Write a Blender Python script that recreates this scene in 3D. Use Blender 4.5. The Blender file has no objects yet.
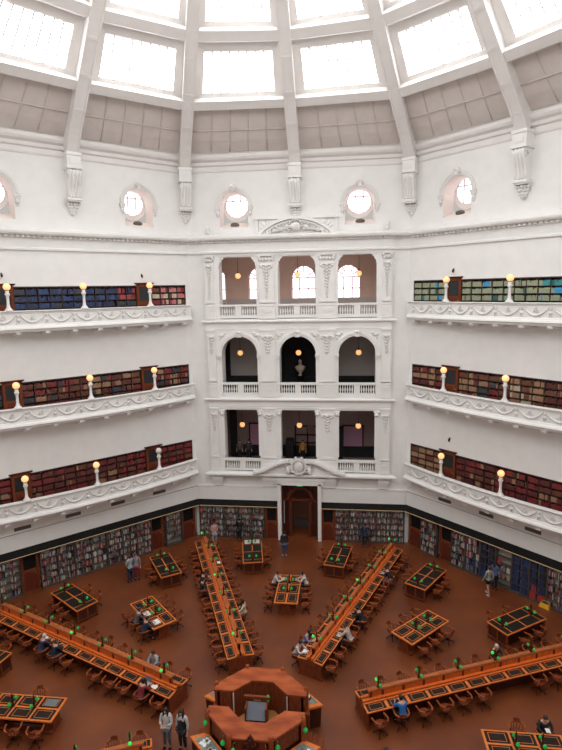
import bpy, bmesh, math, random
from math import sin, cos, pi, radians as R
from mathutils import Matrix, Vector
rnd = random.Random(7)
SC = bpy.context.scene
COL = SC.collection
# ------------------------------------------------------------------ camera, world, exposure
CAM_P = (3.1346, -18.0047, 17.1521); YAW, PIT, ROL, FPX = -0.1203, 0.1561, -0.0179, 540.81
cd = bpy.data.cameras.new('camera'); cam = bpy.data.objects.new('camera', cd); COL.objects.link(cam)
fw = Vector((sin(YAW)*cos(PIT), cos(YAW)*cos(PIT), -sin(PIT)))
r0 = Vector((cos(YAW), -sin(YAW), 0)); u0 = r0.cross(fw)
rr = r0*cos(ROL)+u0*sin(ROL); uu = -r0*sin(ROL)+u0*cos(ROL)
cam.matrix_world = Matrix(((rr.x, uu.x, -fw.x, CAM_P[0]), (rr.y, uu.y, -fw.y, CAM_P[1]), (rr.z, uu.z, -fw.z, CAM_P[2]), (0, 0, 0, 1)))
cd.sensor_fit = 'VERTICAL'; cd.sensor_height = 36.0; cd.lens = FPX/750*36; cd.clip_start = .05; cd.clip_end = 300
SC.camera = cam
w = bpy.data.worlds.new('world'); SC.world = w; w.use_nodes = True
bgn = w.node_tree.nodes['Background']; bgn.inputs[0].default_value = (1.0, .96, .91, 1); bgn.inputs[1].default_value = .42
SC.view_settings.view_transform = 'Standard'; SC.view_settings.look = 'None'; SC.view_settings.gamma = 1
SC.view_settings.use_curve_mapping = False
SC.view_settings.exposure = 0.28
SKY_GLASS = 6.0      # daylight strength of the skylight glass
SC.cycles.max_bounces = 6; SC.cycles.diffuse_bounces = 4; SC.cycles.caustics_reflective = False; SC.cycles.caustics_refractive = False
SC.cycles.sample_clamp_indirect = 4

S = 14.4; A = S*1.2071068; HS = S/2

# ------------------------------------------------------------------ materials
def mat(name, col, rough=.6, emit=None, estr=0, metal=0, noise=0, nscale=4, col2=None, stretch=None, spec=None, bump=0):
    m = bpy.data.materials.new(name); m.use_nodes = True
    nt = m.node_tree; b = nt.nodes['Principled BSDF']
    b.inputs['Base Color'].default_value = (*col, 1); b.inputs['Roughness'].default_value = rough; b.inputs['Metallic'].default_value = metal
    if spec is not None: b.inputs['Specular IOR Level'].default_value = spec
    if noise or col2:
        tc = nt.nodes.new('ShaderNodeTexCoord'); mp = nt.nodes.new('ShaderNodeMapping'); nz = nt.nodes.new('ShaderNodeTexNoise')
        nt.links.new(tc.outputs['Object'], mp.inputs[0]); nt.links.new(mp.outputs[0], nz.inputs['Vector'])
        if stretch: mp.inputs['Scale'].default_value = stretch
        nz.inputs['Scale'].default_value = nscale; nz.inputs['Detail'].default_value = 4
        rp = nt.nodes.new('ShaderNodeValToRGB'); nt.links.new(nz.outputs['Fac'], rp.inputs[0])
        c2 = col2 if col2 else tuple(c*(1-noise) for c in col)
        rp.color_ramp.elements[0].color = (*c2, 1); rp.color_ramp.elements[1].color = (*col, 1)
        rp.color_ramp.elements[0].position = .35; rp.color_ramp.elements[1].position = .65
        nt.links.new(rp.outputs[0], b.inputs['Base Color'])
        if bump:
            bp = nt.nodes.new('ShaderNodeBump'); bp.inputs['Strength'].default_value = bump; bp.inputs['Distance'].default_value = .02
            nt.links.new(nz.outputs['Fac'], bp.inputs['Height']); nt.links.new(bp.outputs[0], b.inputs['Normal'])
    if emit:
        b.inputs['Emission Color'].default_value = (*emit, 1); b.inputs['Emission Strength'].default_value = estr
    return m
PL = mat('plaster_white', (.85, .84, .81), .7, noise=.04, nscale=1.5)
PL2 = mat('plaster_relief', (.78, .765, .73), .7)
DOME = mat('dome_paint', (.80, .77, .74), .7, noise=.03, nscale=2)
COF = mat('dome_coffer_tone', (.66, .60, .56), .8, noise=.06, nscale=2)  # coffer panels, a darker tone than the ribs and purlins
PINK = mat('window_reveal_paint', (.86, .77, .72), .8)
PEACH = mat('peach_wall_paint', (.70, .50, .41), .8, noise=.05)
GREYW = mat('grey_room_wall', (.55, .50, .47), .8, noise=.05)
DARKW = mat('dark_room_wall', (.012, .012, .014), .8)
MAUVEW = mat('mauve_room_wall', (.34, .25, .24), .8, noise=.1)
MAUVEP = mat('mauve_panel', (.50, .26, .38), .7)
SKYG = mat('skylight_glass', (.9, .9, .95), .2, emit=(.975, .985, 1.0), estr=SKY_GLASS)
WING = mat('daylight_glass', (.9, .9, .95), .2, emit=(1.0, .93, .95), estr=1.5)
BARM = mat('glazing_bar_grey', (.55, .52, .56), .5)
WOOD = mat('orange_oak', (.66, .15, .024), .45, spec=.25, col2=(.45, .10, .02), nscale=3, stretch=(6, 6, 1))
WOODB = mat('orange_oak_edge', (.74, .21, .045), .5, spec=.25, col2=(.60, .155, .03), nscale=3, stretch=(3, 3, 3))
WOODM = mat('mid_mahogany', (.24, .058, .02), .5, spec=.2, col2=(.14, .032, .012), nscale=3, stretch=(8, 8, 1))
WOODD = mat('dark_mahogany', (.075, .019, .009), .5, spec=.2, col2=(.05, .014, .009), nscale=3, stretch=(8, 8, 1))
CHW = mat('chair_oak', (.33, .08, .022), .5, spec=.2, col2=(.22, .05, .014), nscale=4)
STRIPL = mat('warm_task_strip', (.9, .7, .5), .5, emit=(1.0, .55, .25), estr=7.0)
WOODR = mat('red_cedar_panel', (.15, .032, .017), .5, spec=.2, col2=(.10, .02, .011), nscale=3, stretch=(8, 8, 1))
WOODC = mat('counter_mahogany', (.44, .105, .033), .45, spec=.2, col2=(.25, .050, .017), nscale=1.2, stretch=(1, 3, 1))
LEATH = mat('dark_leather', (.020, .015, .012), .5, spec=.2, noise=.3, nscale=8)
FLOOR = mat('brown_linoleum', (.205, .055, .016), .38, col2=(.13, .032, .010), nscale=.35, bump=0)
BLK = mat('black_paint', (.012, .012, .011), .8, spec=.1)
BLKB = mat('blackboard', (.02, .021, .023), .4)
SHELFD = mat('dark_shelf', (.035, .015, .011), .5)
STEELB = mat('steel_shelf_back', (.36, .33, .28), .6, noise=.1)
STEELD = mat('steel_shelf_frame', (.075, .06, .05), .5)
BRASS = mat('brass_rail', (.62, .42, .22), .35, metal=.3, emit=(1.0, .75, .45), estr=.12)
BRASP = mat('brass_plate', (.55, .33, .10), .35, metal=.5)
GLOBE = mat('warm_globe', (.85, .60, .36), .4, emit=(1.0, .46, .16), estr=.85)
GLOBE2 = mat('unlit_globe', (.75, .72, .66), .3)
GREEN = mat('green_glass_shade', (.02, .35, .08), .2, emit=(.02, .5, .06), estr=.16)
GREENB = mat('lit_green_glass_shade', (.05, .6, .12), .2, emit=(.05, .8, .08), estr=.5)
METD = mat('dark_metal', (.03, .025, .02), .4, metal=.5)
GLASS = mat('display_glass', (.25, .30, .28), .08, noise=.5, nscale=6)
PAPER = mat('white_paper', (.80, .79, .76), .7)
SCREEN = mat('blue_grey_screen', (.14, .15, .19), .35)
EXITG = mat('exit_green', (.05, .45, .2), .5, emit=(.1, .9, .4), estr=.8)
WHITEP = mat('white_plastic', (.8, .8, .78), .4)
YEL = mat('yellow_plastic', (.75, .38, .015), .4)
STONE = mat('bust_stone', (.42, .33, .27), .6)
VENT = mat('vent_grille', (.13, .10, .08), .6)
SKIN = mat('skin', (.55, .30, .21), .5); SKIN2 = mat('tan_skin', (.38, .20, .13), .5)
HAIR = mat('dark_hair', (.012, .009, .008), .4); HAIRB = mat('brown_hair', (.06, .03, .018), .4)
_cm = {}
def cloth(c):
    if c not in _cm: _cm[c] = mat('cloth_%d' % len(_cm), c, .8, noise=.15, nscale=12)
    return _cm[c]

# ------------------------------------------------------------------ mesh builder
class MB:
    def __init__(s): s.v = []; s.f = []; s.m = []; s.sm = []
    def add(s, vs, fs, mi=0, smooth=False):
        o = len(s.v); s.v += [tuple(v) for v in vs]
        for f in fs: s.f.append([i+o for i in f]); s.m.append(mi); s.sm.append(smooth)
        return s
    def box(s, x0, x1, y0, y1, z0, z1, mi=0):
        vs = [(x, y, z) for z in (z0, z1) for y in (y0, y1) for x in (x0, x1)]
        return s.add(vs, [(0, 2, 3, 1), (4, 5, 7, 6), (0, 1, 5, 4), (2, 6, 7, 3), (0, 4, 6, 2), (1, 3, 7, 5)], mi)
    def cbox(s, c, d, mi=0): return s.box(c[0]-d[0]/2, c[0]+d[0]/2, c[1]-d[1]/2, c[1]+d[1]/2, c[2]-d[2]/2, c[2]+d[2]/2, mi)
    def loft(s, loops, mi=0, caps=True, smooth=False):      # loops of equal length, closed in section
        n = len(loops[0]); vs = [p for l in loops for p in l]; fs = []
        for a in range(len(loops)-1):
            for i in range(n):
                j = (i+1) % n; fs.append((a*n+i, a*n+j, (a+1)*n+j, (a+1)*n+i))
        if caps: fs += [tuple(range(n))[::-1], tuple((len(loops)-1)*n+i for i in range(n))]
        return s.add(vs, fs, mi, smooth)
    def prism(s, poly, z0, z1, mi=0): return s.loft([[(x, y, z0) for x, y in poly], [(x, y, z1) for x, y in poly]], mi)
    def exz(s, poly, y0, y1, mi=0): return s.loft([[(x, y0, z) for x, z in poly], [(x, y1, z) for x, z in poly]], mi)
    def eyz(s, poly, x0, x1, mi=0): return s.loft([[(x0, y, z) for y, z in poly], [(x1, y, z) for y, z in poly]], mi)
    def lathe(s, prof, c=(0, 0, 0), n=10, mi=0):
        loops = [[(c[0]+r*cos(2*pi*i/n), c[1]+r*sin(2*pi*i/n), c[2]+z) for i in range(n)] for r, z in prof]
        return s.loft(loops, mi, True, True)
    def ell(s, c, r, n=8, k=5, mi=0, rot=0):
        loops = []
        for a in range(1, k):
            t = pi*a/k; loops.append([(r[0]*sin(t)*cos(2*pi*i/n), r[1]*sin(t)*sin(2*pi*i/n), -r[2]*cos(t)) for i in range(n)])
        vs = [p for l in loops for p in l]+[(0, 0, -r[2]), (0, 0, r[2])]; N = len(vs); fs = []
        for a in range(k-2):
            for i in range(n):
                j = (i+1) % n; fs.append((a*n+i, a*n+j, (a+1)*n+j, (a+1)*n+i))
        for i in range(n):
            j = (i+1) % n; fs.append((N-2, j, i)); fs.append((N-1, (k-2)*n+i, (k-2)*n+j))
        cr, sr = cos(rot), sin(rot)       # rot in the xz plane
        return s.add([(c[0]+x*cr-z*sr, c[1]+y, c[2]+x*sr+z*cr) for x, y, z in vs], fs, mi, True)
    def tube(s, pts, r, n=6, mi=0):
        pts = [Vector(p) for p in pts]; loops = []
        for i, p in enumerate(pts):
            d = (pts[min(i+1, len(pts)-1)]-pts[max(i-1, 0)]).normalized()
            up = Vector((0, 0, 1)) if abs(d.z) < .9 else Vector((0, 1, 0))
            a = d.cross(up).normalized(); b = a.cross(d); rr_ = r[i] if isinstance(r, (list, tuple)) else r
            loops.append([tuple(p+a*rr_*cos(2*pi*k/n)+b*rr_*sin(2*pi*k/n)) for k in range(n)])
        return s.loft(loops, mi, True, True)
    def mesh(s, name, mats):
        me = bpy.data.meshes.new(name); me.from_pydata(s.v, [], s.f)
        for m in (mats if isinstance(mats, (list, tuple)) else [mats]): me.materials.append(m)
        me.polygons.foreach_set('material_index', s.m); me.polygons.foreach_set('use_smooth', s.sm)
        bm = bmesh.new(); bm.from_mesh(me); bmesh.ops.recalc_face_normals(bm, faces=bm.faces); bm.to_mesh(me); bm.free()
        me.update(); return me
    def build(s, name, mats, parent=None, M=None): return link(name, s.mesh(name, mats), parent, M)
def link(name, data, parent=None, M=None):
    o = bpy.data.objects.new(name, data); COL.objects.link(o)
    if parent: o.parent = parent
    if M is not None: o.matrix_local = M
    return o
def tag(o, label=None, cat=None, group=None, kind=None):
    if label: o['label'] = label
    if cat: o['category'] = cat
    if group: o['group'] = group
    if kind: o['kind'] = kind
    return o
def empty(name, M=None, label=None, cat=None, group=None, kind=None):
    o = bpy.data.objects.new(name, None); COL.objects.link(o); o.empty_display_size = .2
    if M is not None: o.matrix_local = M
    return tag(o, label, cat, group, kind)
def copytree(o, M=None, parent=None):
    c = o.copy(); COL.objects.link(c); c.parent = parent
    if M is not None: c.matrix_local = M
    for ch in KIDS.get(o.name, []): copytree(ch, None, c)
    return c
KIDS = {}
def register(root):       # remember a finished thing so that it can be copied
    for ch in COL.objects:
        if ch.parent: pass
    def rec(o, table):
        KIDS[o.name] = table.get(o.name, [])
        for c in KIDS[o.name]: rec(c, table)
    table = {}
    for ch in COL.objects:
        if ch.parent: table.setdefault(ch.parent.name, []).append(ch)
    rec(root, table); return root
def face_M(az, x=0, y=0, z=0, rot=0):
    a = R(az); n = Vector((sin(a), cos(a), 0)); e = Vector((cos(a), -sin(a), 0)); o = n*A
    M = Matrix(((e.x, n.x, 0, o.x), (e.y, n.y, 0, o.y), (0, 0, 1, 0), (0, 0, 0, 1)))
    return M @ Matrix.Translation((x, y, z)) @ Matrix.Rotation(rot, 4, 'Z')
def polar_M(r, az, z=0, lat=0, rot=0):   # local +y = outward, +x = clockwise seen from above
    a = R(az); n = Vector((sin(a), cos(a), 0)); e = Vector((cos(a), -sin(a), 0)); o = n*r+e*lat
    return Matrix(((e.x, n.x, 0, o.x), (e.y, n.y, 0, o.y), (0, 0, 1, z), (0, 0, 0, 1))) @ Matrix.Rotation(rot, 4, 'Z')
def project(p):
    d = Vector(p)-Vector(CAM_P); zz = d.dot(fw)
    return 281+FPX*d.dot(rr)/zz, 375-FPX*d.dot(uu)/zz, zz
ORD = ['first', 'second', 'third', 'fourth', 'fifth', 'sixth', 'seventh', 'eighth', 'ninth', 'tenth', 'eleventh', 'twelfth', 'thirteenth', 'fourteenth', 'fifteenth', 'sixteenth', 'seventeenth', 'eighteenth', 'nineteenth', 'twentieth']

# ------------------------------------------------------------------ people (mesh templates made while the scene is still small)
def skinmesh(name, verts, edges, rad, root=0, sub=2):
    me = bpy.data.meshes.new(name); me.from_pydata(verts, edges, [])
    o = bpy.data.objects.new(name, me); COL.objects.link(o)
    md = o.modifiers.new('s', 'SKIN'); md.use_smooth_shade = True
    for i, r in enumerate(rad):
        sv = me.skin_vertices[0].data[i]; sv.radius = r if isinstance(r, tuple) else (r, r); sv.use_root = (i == root)
    sb = o.modifiers.new('u', 'SUBSURF'); sb.levels = sub; sb.render_levels = sub
    dg = bpy.context.evaluated_depsgraph_get(); dg.update()
    m2 = bpy.data.meshes.new_from_object(o.evaluated_get(dg)); m2.name = name
    bpy.data.objects.remove(o); bpy.data.meshes.remove(me)
    return m2
def make_pose(kind):
    # +y forward, x right, feet (or seat) on z=0 floor
    J = {}
    if kind.startswith('stand') or kind == 'walk':
        J.update(pel=(0, 0, .93), wai=(0, 0, 1.08), che=(0, .0, 1.28), nb=(0, -.01, 1.45), nk=(0, .0, 1.52), hd=(0, .02, 1.60), tp=(0, .01, 1.66))
        for s, n in ((-1, 'l'), (1, 'r')):
            dy = .16*s if kind == 'walk' else 0
            J['hip'+n] = (.09*s, 0, .87); J['kne'+n] = (.10*s, .03+dy*.6, .48); J['ank'+n] = (.10*s, -.02+dy, .09); J['toe'+n] = (.12*s, .13+dy, .035)
            J['sho'+n] = (.175*s, -.01, 1.41)
            if kind == 'stand_read': J['elb'+n] = (.23*s, .04, 1.13); J['wri'+n] = (.10*s, .25, 1.17)
            elif kind == 'stand_reach': J['elb'+n] = (.25*s, .10, 1.18 if s > 0 else 1.12); J['wri'+n] = (.20*s, .34, 1.30 if s > 0 else 1.05)
            else: J['elb'+n] = (.23*s, -.03-dy*.4, 1.14); J['wri'+n] = (.24*s, .05-dy*.8, .90)
    else:
        ln = .16 if kind == 'sit_write' else (.05 if kind == 'sit_up' else .24)
        J.update(pel=(0, 0, .55), wai=(0, .02+ln*.2, .70), che=(0, .02+ln*.6, .88), nb=(0, .02+ln, 1.03), nk=(0, .04+ln*1.1, 1.10), hd=(0, .08+ln*1.2, 1.17), tp=(0, .09+ln*1.2, 1.23))
        for s, n in ((-1, 'l'), (1, 'r')):
            J['hip'+n] = (.10*s, .04, .53); J['kne'+n] = (.13*s, .44, .53); J['ank'+n] = (.12*s, .40, .10); J['toe'+n] = (.14*s, .53, .04)
            J['sho'+n] = (.17*s, .0+ln, 1.0)
            J['elb'+n] = (.25*s, .12+ln, .82); J['wri'+n] = (.12*s, .36+ln, .83) if kind != 'sit_up' else (.12*s, .34, .70)
    return J
def body_meshes(kind):
    J = make_pose(kind); V = []; E = []; Rr = []; ix = {}
    def av(n, p, r): ix[n] = len(V); V.append(p); Rr.append(r); return ix[n]
    def ed(a, b): E.append((ix[a], ix[b]))
    for n, r in (('pel', (.15, .11)), ('wai', (.125, .10)), ('che', (.155, .11)), ('nb', (.085, .07)), ('nk', .05), ('hd', (.072, .085)), ('tp', (.065, .075))): av(n, J[n], r)
    for a, b in (('pel', 'wai'), ('wai', 'che'), ('che', 'nb'), ('nb', 'nk'), ('nk', 'hd'), ('hd', 'tp')): ed(a, b)
    h = J['hd']; av('nose', (h[0], h[1]+.10, h[2]-.005), .012); ed('hd', 'nose')
    for n, s in (('l', -1), ('r', 1)):
        for k, r in (('hip', .088), ('kne', .058), ('ank', .036), ('toe', .03)): av(k+n, J[k+n], r)
        ed('pel', 'hip'+n); ed('hip'+n, 'kne'+n); ed('kne'+n, 'ank'+n); ed('ank'+n, 'toe'+n)
        for k, r in (('sho', .055), ('elb', .04), ('wri', .025)): av(k+n, J[k+n], r)
        ed('nb', 'sho'+n); ed('sho'+n, 'elb'+n); ed('elb'+n, 'wri'+n)
        d = (Vector(J['wri'+n])-Vector(J['elb'+n])).normalized(); w_ = Vector(J['wri'+n])
        side = d.cross(Vector((0, 0, 1))); side = side.normalized() if side.length > .2 else Vector((0, 1, 0))
        dn = Vector((0, 0, -1)) if abs(d.z) < .7 else Vector((0, 1, 0))
        pm = w_+d*.055; av('palm'+n, tuple(pm), (.034, .018)); ed('wri'+n, 'palm'+n)
        for k in range(4):
            off = (k-1.5)*.018; L = (.062, .075, .070, .055)[k]
            a = pm+side*off+d*.03; b = a+d*L*.55+dn*.01; c = b+d*L*.4+dn*.025
            for q, (nm, pt) in enumerate((('a', a), ('b', b), ('c', c))): av('f%s%d%s' % (nm, k, n), tuple(pt), .0085)
            ed('palm'+n, 'fa%d%s' % (k, n)); ed('fa%d%s' % (k, n), 'fb%d%s' % (k, n)); ed('fb%d%s' % (k, n), 'fc%d%s' % (k, n))
        t1 = w_+d*.03-side*s*.035; t2 = t1+d*.035-side*s*.012
        av('t1'+n, tuple(t1), .011); av('t2'+n, tuple(t2), .009); ed('palm'+n, 't1'+n); ed('t1'+n, 't2'+n)
    out = {'body': skinmesh('person_body', V, E, Rr, 0, 1)}
    def sub(name, parts, sc, add=.0, lv=1, fix={}):
        names = [p for p in parts]; V2 = []; R2 = []; id2 = {}
        for n in names:
            id2[n] = len(V2); V2.append(V[ix[n]] if n not in fix else fix[n]); r = Rr[ix[n]]; r = r if isinstance(r, tuple) else (r, r)
            R2.append((r[0]*sc+add, r[1]*sc+add))
        E2 = [(id2[a], id2[b]) for a in names for b in names if a != b and ((ix[a], ix[b]) in E)]
        out[name] = skinmesh(name, V2, E2, R2, 0, lv)
    def cut(a, b, t): return tuple(Vector(J[a]).lerp(Vector(J[b]), t))
    sub('shirt', ['wai', 'pel', 'che', 'nb', 'shol', 'elbl', 'wril', 'shor', 'elbr', 'wrir'], 1.08, .016, 1, {'pel': cut('pel', 'wai', .25), 'wril': cut('elbl', 'wril', .8), 'wrir': cut('elbr', 'wrir', .8)})
    sub('vest', ['wai', 'pel', 'che', 'nb'], 1.10, .03, 1, {'pel': cut('pel', 'wai', .6)})
    sub('trousers', ['pel', 'hipl', 'knel', 'ankl', 'hipr', 'kner', 'ankr'], 1.05, .016, 1, {'ankl': cut('knel', 'ankl', .92), 'ankr': cut('kner', 'ankr', .92)})
    sub('shorts', ['pel', 'hipl', 'knel', 'hipr', 'kner'], 1.08, .018, 1, {'knel': cut('hipl', 'knel', .55), 'kner': cut('hipr', 'kner', .55)})
    for nm, L in (('short_hair', 0), ('long_hair', 1)):
        b = MB(); t = Vector(J['hd'])
        b.ell((t.x, t.y-.025, t.z+.05), (.088, .098, .085), 12, 8)
        b.ell((t.x, t.y-.06, t.z-.02), (.080, .055, .08), 10, 6)
        if L:
            b.ell((t.x, t.y-.085, t.z-.16), (.095, .045, .17), 10, 8); b.ell((t.x-.085, t.y+.02, t.z-.12), (.036, .055, .19), 8, 6); b.ell((t.x+.085, t.y+.02, t.z-.12), (.036, .055, .19), 8, 6)
        out[nm] = b.mesh(nm, HAIR)
    b = MB(); t = Vector(J['hd'])
    for s in (-1, 1): b.ell((t.x+.03*s, t.y+.083, t.z+.018), (.011, .008, .008), 8, 5)
    out['eye'] = b.mesh('eye', mat('eye_dark_%s' % kind, (.02, .015, .01), .3))
    b = MB(); b.ell((t.x, t.y+.083, t.z-.045), (.024, .01, .008), 8, 5); out['mouth'] = b.mesh('mouth', mat('mouth_%s' % kind, (.35, .1, .08), .5))
    b = MB()
    for s in (-1, 1): b.ell((t.x+.080*s, t.y, t.z), (.010, .02, .028), 8, 5)
    out['ear'] = b.mesh('ear', SKIN)
    b = MB()
    for s in ('l', 'r'):
        a = Vector(J['ank'+s]); q = Vector(J['toe'+s]); c = (a+q)/2; b.ell((c.x, c.y+.01, .05 if c.z < .2 else c.z), (.05, .14, .05), 10, 6)
    out['shoe'] = b.mesh('shoe', BLK)
    return out
POSES = {k: body_meshes(k) for k in ('stand', 'stand_read', 'stand_reach', 'walk', 'sit_write', 'sit_up', 'sit_lean')}
def person(pose, M, label, shirt, legs, hair='short_hair', haircol=HAIR, skin=SKIN, shorts=False, shoes=BLK, scale=1.0, group=None, vest=None):
    P = POSES[pose]; t = empty('person', M @ Matrix.Scale(scale, 4), label, 'person', group)
    def pt(n, me, m):
        o = link(n, me, t)
        if not len(me.materials): me.materials.append(m)
        o.material_slots[0].link = 'OBJECT'; o.material_slots[0].material = m; return o
    pt('body', P['body'], skin); pt('shirt', P['shirt'], shirt); pt('shorts' if shorts else 'trousers', P['shorts' if shorts else 'trousers'], legs)
    pt('hair', P[hair], haircol); pt('eyes', P['eye'], HAIR)
    if vest: pt('vest', P['vest'], vest)
    pt('mouth', P['mouth'], cloth((.3, .09, .07))); pt('ears', P['ear'], skin); pt('shoes', P['shoe'], shoes)
    return t

# ------------------------------------------------------------------ structure: floor
b = MB(); oc = [((A+.6)/cos(pi/8)*sin(pi/8+k*pi/4), (A+.6)/cos(pi/8)*cos(pi/8+k*pi/4)) for k in range(8)]
b.prism(oc, -.15, 0); tag(b.build('floor', FLOOR), kind='structure')

def molding(b, prof, mi=0, d0=0, half=None, n=0):
    # prof: list of (projection towards the centre, z); mitred at the octagon corners unless half is given
    Ls = []
    for sgn in (-1, 1):
        Ls.append([(sgn*(half if half is not None else (A-p)*math.tan(pi/8)), -p, z) for p, z in prof])
    b.loft(Ls, mi)
CORNICE = [(-.02, 19.55), (.12, 19.55), (.12, 19.66), (.05, 19.70), (.05, 20.18), (.14, 20.22), (.14, 20.32), (.42, 20.36), (.48, 20.44), (.50, 20.54), (.30, 20.66), (.05, 20.74), (-.02, 20.78)]
UPCORN = [(-.02, 24.62), (.05, 24.62), (.08, 24.72), (.08, 24.95), (.20, 25.02), (.22, 25.2), (.42, 25.3), (.5, 25.42), (.5, 25.5), (.3, 25.56), (.3, 25.68), (.1, 25.75), (-.02, 25.75)]

def arch_cut(b, x0, x1, z0, z1, cx, r, zs, zb, y0, y1, mi=0, seg=16):
    """wall field with one arched hole: hole from zb up to spring zs, arc radius r"""
    b.box(x0, cx-r, y0, y1, z0, z1, mi); b.box(cx+r, x1, y0, y1, z0, z1, mi)
    if zb > z0+1e-4: b.box(cx-r, cx+r, y0, y1, z0, zb, mi)
    for k in range(seg):
        a0 = pi-pi*k/seg; a1 = pi-pi*(k+1)/seg
        p = [(cx+r*cos(a0), zs+r*sin(a0)), (cx+r*cos(a1), zs+r*sin(a1)), (cx+r*cos(a1), z1), (cx+r*cos(a0), z1)]
        b.exz(p, y0, y1, mi)
def arc_mold(b, cx, zs, r0_, r1_, y0, y1, mi=0, seg=18, a_from=pi, a_to=0):
    for k in range(seg):
        a0 = a_from+(a_to-a_from)*k/seg; a1 = a_from+(a_to-a_from)*(k+1)/seg
        b.exz([(cx+r0_*cos(a0), zs+r0_*sin(a0)), (cx+r0_*cos(a1), zs+r0_*sin(a1)), (cx+r1_*cos(a1), zs+r1_*sin(a1)), (cx+r1_*cos(a0), zs+r1_*sin(a0))], y0, y1, mi)

OCX = 4.0
def upper_wall(b):     # z 20.3 .. 26.2 with two arched niches
    y0, y1 = 0, .35
    b.box(-HS-.15, HS+.15, y0, y1, 20.3, 21.15)
    arch_cut(b, -HS-.15, 0, 21.15, 26.2, -OCX, .92, 22.5, 21.15, y0, y1)
    arch_cut(b, 0, HS+.15, 21.15, 26.2, OCX, .92, 22.5, 21.15, y0, y1)
def upper_parts(par, nm, wi):
    b = MB()
    for sx in (-1, 1):     # niche lining: splayed tunnel + back plate with a round hole
        cx = OCX*sx; n = 20
        front = [(cx+.92*cos(pi*k/n), .02, 22.5+.92*sin(pi*k/n)) for k in range(n+1)]+[(cx-.92, .02, 21.15), (cx+.92, .02, 21.15)]
        back = [(cx+.86*cos(pi*k/n), 1.0, 22.5+.86*sin(pi*k/n)) for k in range(n+1)]+[(cx-.86, 1.0, 21.55), (cx+.86, 1.0, 21.55)]
        m = len(front); b.add(front+back, [(i, (i+1) % m, m+(i+1) % m, m+i) for i in range(m)])
        # back plate ring
        ring = [(cx+.77*cos(2*pi*k/32), 1.0, 22.68+.77*sin(2*pi*k/32)) for k in range(32)]
        rg2 = [(cx+.77*cos(2*pi*k/32), 1.12, 22.68+.77*sin(2*pi*k/32)) for k in range(32)]
        out = []
        for k in range(32):
            a = 2*pi*k/32; out.append((cx+(.95*cos(a)), 1.0, 22.68+(.95*sin(a) if sin(a) > 0 else 1.05*sin(a))))
        b.add(ring+out+rg2, [(i, (i+1) % 32, 32+(i+1) % 32, 32+i) for i in range(32)]+[(i, (i+1) % 32, 64+(i+1) % 32, 64+i) for i in range(32)])
    b.build('window_niche', PINK, par)
    for sx in (-1, 1):
        cx = OCX*sx; b = MB()
        arc_mold(b, cx, 22.5, .94, 1.06, -.05, .02); arc_mold(b, cx, 22.5, 1.06, 1.20, -.10, .02)
        for s2 in (-1, 1):
            b.box(cx+s2*1.07-.19, cx+s2*1.07+.19, -.16, .02, 22.35, 22.47); b.box(cx+s2*1.07-.15, cx+s2*1.07+.15, -.11, .02, 22.22, 22.35)
            b.ell((cx+s2*1.07, -.06, 22.08), (.12, .1, .16)); b.ell((cx+s2*1.07, -.05, 21.9), (.07, .06, .08))
        b.build('archivolt', PL2, par)
        b = MB(); b.exz([(cx-.10, 23.4), (cx+.10, 23.4), (cx+.16, 23.78), (cx-.16, 23.78)], -.2, .02)
        b.ell((cx, -.14, 23.72), (.2, .12, .13)); b.ell((cx-.17, -.12, 23.64), (.08, .08, .1)); b.ell((cx+.17, -.12, 23.64), (.08, .08, .1)); b.build('keystone', PL2, par)
        b = MB(); b.ell((cx+.05*sx, .42, 21.38), (.30, .20, .16), 14, 8); b.build('vent_opening', VENT, par)
        wo = tag(empty('window_%d' % wi[0], par.matrix_world.copy()), kind='structure'); wi[0] += 1
        b = MB(); b.exz([(cx+.79*cos(2*pi*k/28), 22.68+.79*sin(2*pi*k/28)) for k in range(28)], 1.12, 1.15); b.build('pane', WING, wo)
        b = MB()
        arc_mold(b, cx, 22.68, .74, .79, 1.03, 1.11, 0, 28, 2*pi, 0)
        for q in (-.26, .26): b.box(cx+q-.03, cx+q+.03, 1.04, 1.10, 22.0, 23.36)
        for q in (.3,): b.box(cx-.7, cx+.7, 1.04, 1.10, 22.68+q-.03, 22.68+q+.03)
        b.build('glazing_bar', BARM, wo)
def dentils(par, x0=None, x1=None):
    b = MB(); x = -HS+.35
    while x < HS-.35:
        b.box(x, x+.14, -.26, -.13, 20.22, 20.34); x += .28
    b.build('dentil_course', PL2, par, None)

LV = [5.76, 11.03, 16.3]; LN = ['lowest', 'middle', 'top']
WI = [1]; DI = [1]
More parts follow.
